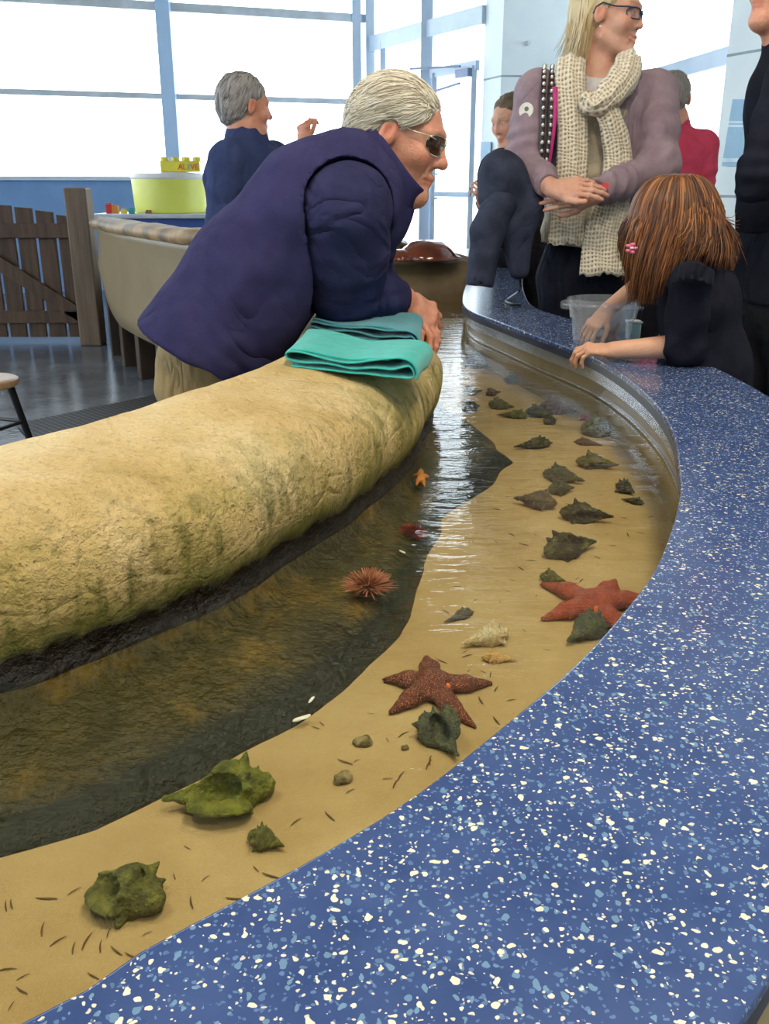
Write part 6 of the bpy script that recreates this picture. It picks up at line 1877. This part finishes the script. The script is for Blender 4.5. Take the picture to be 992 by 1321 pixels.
ends = [(-200, 812, 345, 0.08), (-180, 806, 335, 0.05), (-160, 812, 362, 0.0), (-140, 820, 394, -0.03), (-122, 832, 396, -0.06), (-108, 846, 388, -0.09), (-94, 862, 372, -0.10), (-80, 884, 346, -0.12), (-62, 904, 344, -0.12), (-45, 926, 350, -0.10), (-25, 944, 348, -0.05), (0, 952, 338, 0.0), (25, 946, 332, 0.06), (60, 920, 330, 0.10)]
rh = random.Random(21); sp = []
crown = cz + V((0.016, -0.005, 0.100))
for i in range(2000):
    u = rh.uniform(0, len(ends) - 1.001) if i % 3 else rh.uniform(0, 5); k = int(u); t = u - k
    A, B = ends[k], ends[k + 1]
    az = math.radians(A[0] + (B[0] - A[0]) * t)
    ex = A[1] + (B[1] - A[1]) * t + rh.gauss(0, 5); ey = A[2] + (B[2] - A[2]) * t - abs(rh.gauss(0, 18)); dy = A[3] + (B[3] - A[3]) * t
    E_ = aty(ex, ey, YG + dy + rh.gauss(0, 0.008))
    d = V((math.cos(az), math.sin(az), 0)); ou = rh.uniform(1.0, 1.07)
    pts = [crown + V((rh.uniform(-.03, .012), rh.uniform(-.012, .012), 0.0))]
    for el in (1.0, 0.55, 0.12):
        pts.append(cz + V((d.x * 0.102 * math.cos(el), d.y * 0.091 * math.cos(el), 0.102 * math.sin(el))) * ou)
    b = pts[-1]
    mid = b.lerp(E_, 0.5) + d * 0.012 + V((0, 0, -0.01))
    pts += [mid, E_]
    pts = catmull(pts, 3)
    sp.append((pts, 0.0025, 0.0006, min(1, max(0, rh.gauss(0.45, 0.25)))))
strands('hair_locks', sp, M_brown, sdf_hair)
surface_locks('hair_underlayer', sdf_hair, 900, 0.11, lambda p: V((0.02 + (p.x - hg.x) * 2, 0, -1)), 0.0026, 0.0007, sdf_hair, M_brown, 3, 0.003)
# pink flower clip
pc_ = aty(814, 320, YG - 0.085)
M_pink = mat('pink_clip', hx(236, 120, 160), None, 10, 0.4); M_pinkw = mat('pale_pink', hx(248, 220, 226), None, 10, 0.4)
parts = []
clip = None
fl = [lathe_lists([(0, 0.0035), (0.005, 0.003), (0.0065, 0), (0.005, -0.003), (0, -0.0035)], 10, pc_ + V((0.009 * math.cos(a), -0.004, 0.009 * math.sin(a)))) for a in [2 * PI * k / 5 for k in range(5)]]
clip = from_lists('hair_clip', *merge_lists(fl), M_pink, girl); clip['label'] = 'pink flower hair clip'
from_lists('clip_center', *lathe_lists([(0, 0.004), (0.004, 0.003), (0.005, 0), (0, -0.004)], 10, pc_ + V((0, -0.008, 0))), M_pinkw, clip)
# ================= the people further off =========================================================
def bystander(label, Y, head_px, fwd, up, s, neck_px, chest_px, hip_px, widths, shl, shr, arms, cloth, trouser, hairc, skin, female=False, old=0.0, hair_fn=None, h=0.006, foot=None, smile=0.0, ty=None):
    """figure built from sighted joints; arms: list of (shoulder, elbow, wrist, hand dir, right?) or None"""
    c = aty(*hip_px, Y); th = thing('person', label, 'person', (c.x, Y, 0))
    hc_ = aty(*head_px, Y); R = frame(fwd, up); nb_ = aty(*neck_px, Y); cp = aty(*chest_px, Y); hp_ = aty(*hip_px, Y)
    allp = [hc_, nb_, cp, hp_] + [q for a in arms for q in a[:3]]
    lo = [min(p[i] for p in allp) - 0.22 for i in range(3)]; hi = [max(p[i] for p in allp) + 0.22 for i in range(3)]
    S = SDF(lo, hi, h * 0.8)
    sd = V((1, 0, 0)) if ty is None else V(ty)
    L, pt = put_head(S, hc_, R, s, neck=nb_, female=female, old=old, smile=smile)
    S.econe(nb_, cp, 0.06, 0.05, widths[0] * 0.8, 0.08, sd, k=0.05); S.econe(cp, hp_, widths[0] * 0.8, 0.08, widths[1] * 0.8, 0.09, sd, k=0.05)
    for a in arms:
        S.cone(cp, a[0], 0.05, 0.045, k=0.03); S.cone(a[0], a[1], 0.045, 0.036, k=0.02); S.cone(a[1], V(a[2]) if a[3] is not None else V(a[1]).lerp(V(a[2]), 0.6), 0.037, 0.028, k=0.02)
        if a[3] is not None:
            _, q = put_hand(S, a[2], a[3], a[4], a[5], 0.82, curls=((0.7, 0.9, 0.7), (0.9, 1.0, 0.7), (1.0, 1.1, 0.7), (1.1, 1.2, 0.7)), tdir=(0.5, 0.8, -0.2)); pt += q
    sdf_obj('body', S, skin, th, paint=pt)
    S = SDF(lo, hi, h)
    S.econe(nb_ + V((0, 0, -0.02)), cp, 0.085, 0.07, widths[0], 0.105, sd, k=0.06)
    S.econe(cp, hp_, widths[0], 0.11, widths[1], 0.125, sd, k=0.05)
    S.econe(hp_, hp_ + V((0, 0, -0.08)), widths[1], 0.125, widths[1] * 1.02, 0.13, sd, k=0.03)
    for a in arms: S.ball(a[0], 0.075, k=0.05)
    S.cone(nb_ + V((0, 0, -0.02)), nb_ + V((0, 0, 0.03)), 0.068, 0.066, k=0.02)
    S.cone(nb_ + V((0, 0, 0.02)), nb_ + V((0, 0, 0.1)), 0.058, 0.06, k=0.004, sub=True)
    S.plane(nb_ + V((0, 0, 0.035)), R @ V((0, 0.25, 1)), k=0.006)
    S.plane(hp_ + V((0, 0, -0.08)), (0, 0, -1), k=0.006)
    sdf_obj('jacket', S, cloth, th, disp=fold_disp(0.006, (0.6, 0.2, 0.5), 11, 0.001, Y), it=2)
    for i, a in enumerate(arms):
        sleeve('sleeve', V(a[0]), V(a[1]), V(a[1]).lerp(V(a[2]), 0.95), (0.078, 0.068, 0.058, 0.048, 0.042), cloth, th, 2.0 + i + Y, h)
    w = widths[1] * 0.92; fx = hp_
    S = SDF((fx.x - 0.34, Y - 0.34, 0), (fx.x + 0.34, Y + 0.34, fx.z + 0.1), 0.011)
    S.econe(fx + V((0, 0, -0.02)), fx + V((0, 0, -0.1)), w, 0.11, w, 0.12, sd, k=0.04)
    ft = []
    for e in (-1, 1):
        h_ = fx + sd.normalized() * (0.09 * e) + V((0, 0, -0.12)); a_ = V((h_.x, h_.y, 0.07)); k_ = h_.lerp(a_, 0.5)
        S.cone(h_, k_, 0.098, 0.072, k=0.04); S.cone(k_, a_, 0.072, 0.052, k=0.03); ft.append((a_.x, a_.y))
    S.plane((0, 0, 0.05), (0, 0, -1)); sdf_obj('trousers', S, trouser, th, disp=fold_disp(0.004, (0.2, 0.2, 1), 12, 0.001, 1.0))
    shoes(th, ft, (fwd[0], fwd[1], 0), M_bshoe)
    S = SDF(hc_ - V((0.17, 0.17, 0.2)) * s, hc_ + V((0.17, 0.17, 0.19)) * s, 0.0045)
    q = lambda r: tuple(v * s for v in r)
    hair_fn(S, L, R, q)
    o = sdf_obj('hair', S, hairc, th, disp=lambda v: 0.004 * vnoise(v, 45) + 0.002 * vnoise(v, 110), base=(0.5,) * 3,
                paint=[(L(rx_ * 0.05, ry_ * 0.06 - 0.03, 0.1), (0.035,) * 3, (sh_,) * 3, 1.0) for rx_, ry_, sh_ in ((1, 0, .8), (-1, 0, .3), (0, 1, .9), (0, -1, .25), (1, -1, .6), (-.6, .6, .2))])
    surface_locks('hair_locks', o, 700, 0.035, lambda p: R @ V((0, -0.5, -1.0)), 0.0017, 0.0005, o, hairc, 4, 0.0022, 4)
    return th, L
def short_hair(S, L, R, q):
    S.ell(L(0, -0.026, 0.040), q((0.085, 0.105, 0.092)), R, k=0)
    S.ell(L(0, -0.06, 0.0), q((0.076, 0.07, 0.085)), R, k=0.02)
    S.ell(L(0, 0.06, -0.06), q((0.13, 0.085, 0.115)), R, k=0.01, sub=True)
    S.ell(L(0, 0.115, 0.03), q((0.08, 0.05, 0.05)), R, k=0.01, sub=True)
    for e in (-1, 1): S.ell(L(0.085 * e, -0.008, -0.012), q((0.03, 0.026, 0.04)), R, k=0.006, sub=True)
    S.plane(L(0, -0.06, -0.09), R @ V((0, -0.3, -1)), k=0.01)
def cropped_hair(S, L, R, q):
    S.ell(L(0, -0.028, 0.034), q((0.080, 0.096, 0.088)), R, k=0)
    S.ell(L(0, -0.06, 0.0), q((0.070, 0.062, 0.075)), R, k=0.02)
    S.ell(L(0, 0.065, -0.04), q((0.13, 0.09, 0.12)), R, k=0.01, sub=True)
    for e in (-1, 1): S.ell(L(0.085 * e, -0.008, -0.012), q((0.03, 0.026, 0.04)), R, k=0.006, sub=True)
    S.plane(L(0, -0.06, -0.075), R @ V((0, -0.3, -1)), k=0.01)
def tied_hair(S, L, R, q):
    S.ell(L(0, -0.028, 0.040), q((0.083, 0.103, 0.090)), R, k=0)
    S.ell(L(0, -0.065, 0.0), q((0.074, 0.066, 0.085)), R, k=0.02)
    S.cone(L(0, -0.10, -0.01), L(0, -0.11, -0.14), 0.035, 0.02, k=0.02)
    S.ell(L(0, 0.065, -0.045), q((0.12, 0.085, 0.12)), R, k=0.01, sub=True)
M_grey_hair = hair_mat('grey_hair', hx(156, 152, 152), hx(92, 90, 96), hx(214, 210, 204))
M_grey2 = hair_mat('cropped_grey_hair', hx(150, 144, 138), hx(124, 118, 114), hx(180, 174, 166))
M_dkbl = hair_mat('dark_blonde_hair', hx(116, 102, 84), hx(74, 62, 52), hx(150, 136, 112))
M_navy3 = cloth_mat('navy_jumper', hx(64, 76, 116), hx(54, 64, 102), 10)
M_dark = cloth_mat('dark_trousers', hx(34, 34, 40), None, 10)
M_red = cloth_mat('red_polo', hx(214, 80, 106), hx(196, 66, 92), 9)
M_blk = cloth_mat('black_coat', hx(30, 32, 44), hx(22, 24, 34), 10)
M_char = cloth_mat('charcoal_jumper', hx(58, 60, 62), hx(44, 46, 48), 10)
# grey haired person by the window
bystander('grey haired person in navy jumper behind the leaning man, facing away', 3.85, (318, 138), (0.84, 0.52, -0.06), (0.06, 0, 1), 0.92, (317, 174), (322, 226), (330, 345), (0.185, 0.17), None, None,
          [(aty(352, 206, 3.98), aty(372, 262, 4.02), aty(391, 186, 4.06), V((0.05, 0.0, 1)), V((-0.6, -0.8, 0)), False), (aty(294, 207, 3.74), aty(286, 285, 3.74), aty(335, 300, 3.62), None, None, True)],
          M_navy3, M_dark, M_grey_hair, M_skin_old, old=1.0, hair_fn=short_hair, ty=(0.85, 0.5, 0))
# man in red beyond the woman
bystander('man in red polo shirt seen from behind, right of the scarf woman', 4.7, (866, 128), (0.25, 0.95, -0.1), (0, 0, 1), 0.98, (868, 159), (868, 202), (866, 300), (0.165, 0.15), None, None,
          [(aty(907, 188, 4.7), aty(903, 248, 4.68), aty(884, 284, 4.5), None, None, True), (aty(826, 188, 4.7), aty(822, 250, 4.68), aty(830, 290, 4.5), None, None, False)],
          M_red, M_dark, M_grey2, M_skin_old, hair_fn=cropped_hair, h=0.007)
# woman watching, half hidden
bystander('woman with tied back hair in dark jumper, half hidden behind the navy coat', 5.0, (657, 156), (-0.74, -0.6, -0.28), (0, 0, 1), 0.98, (665, 190), (668, 222), (674, 300), (0.15, 0.14), None, None,
          [(aty(646, 212, 4.95), aty(640, 262, 4.86), aty(622, 262, 4.66), V((-0.3, -0.3, 0.9)), V((0.6, -0.8, 0)), False), (aty(698, 212, 5.0), aty(704, 262, 4.95), aty(690, 290, 4.8), None, None, True)],
          M_char, M_dark, M_dkbl, M_skin, female=True, hair_fn=tied_hair, h=0.007)
# tall man at the right edge
tallm, Lt = bystander('tall man in black coat cut off by the right edge, behind the girl', 2.72, (1013, -34), (-0.93, -0.36, -0.05), (0, 0, 1), 1.0, (1024, 42), (1030, 128), (1020, 352), (0.15, 0.20), None, None,
          [(aty(1026, 108, 2.60), aty(984, 222, 2.56), aty(968, 302, 2.60), None, None, False), (aty(1050, 100, 2.95), aty(1060, 240, 2.98), aty(1050, 330, 2.9), None, None, True)],
          M_blk, M_dark, M_grey2, M_skin_old, old=1.0, hair_fn=cropped_hair, ty=(0.36, -0.93, 0))
glasses(Lt, tallm, M_black, glassy('clear_lens_b', (0.9, 0.92, 0.95, 1), 1.4), wire=0.002)
M_cord = mat('grey_cord', hx(92, 92, 112), None, 20, 0.6)
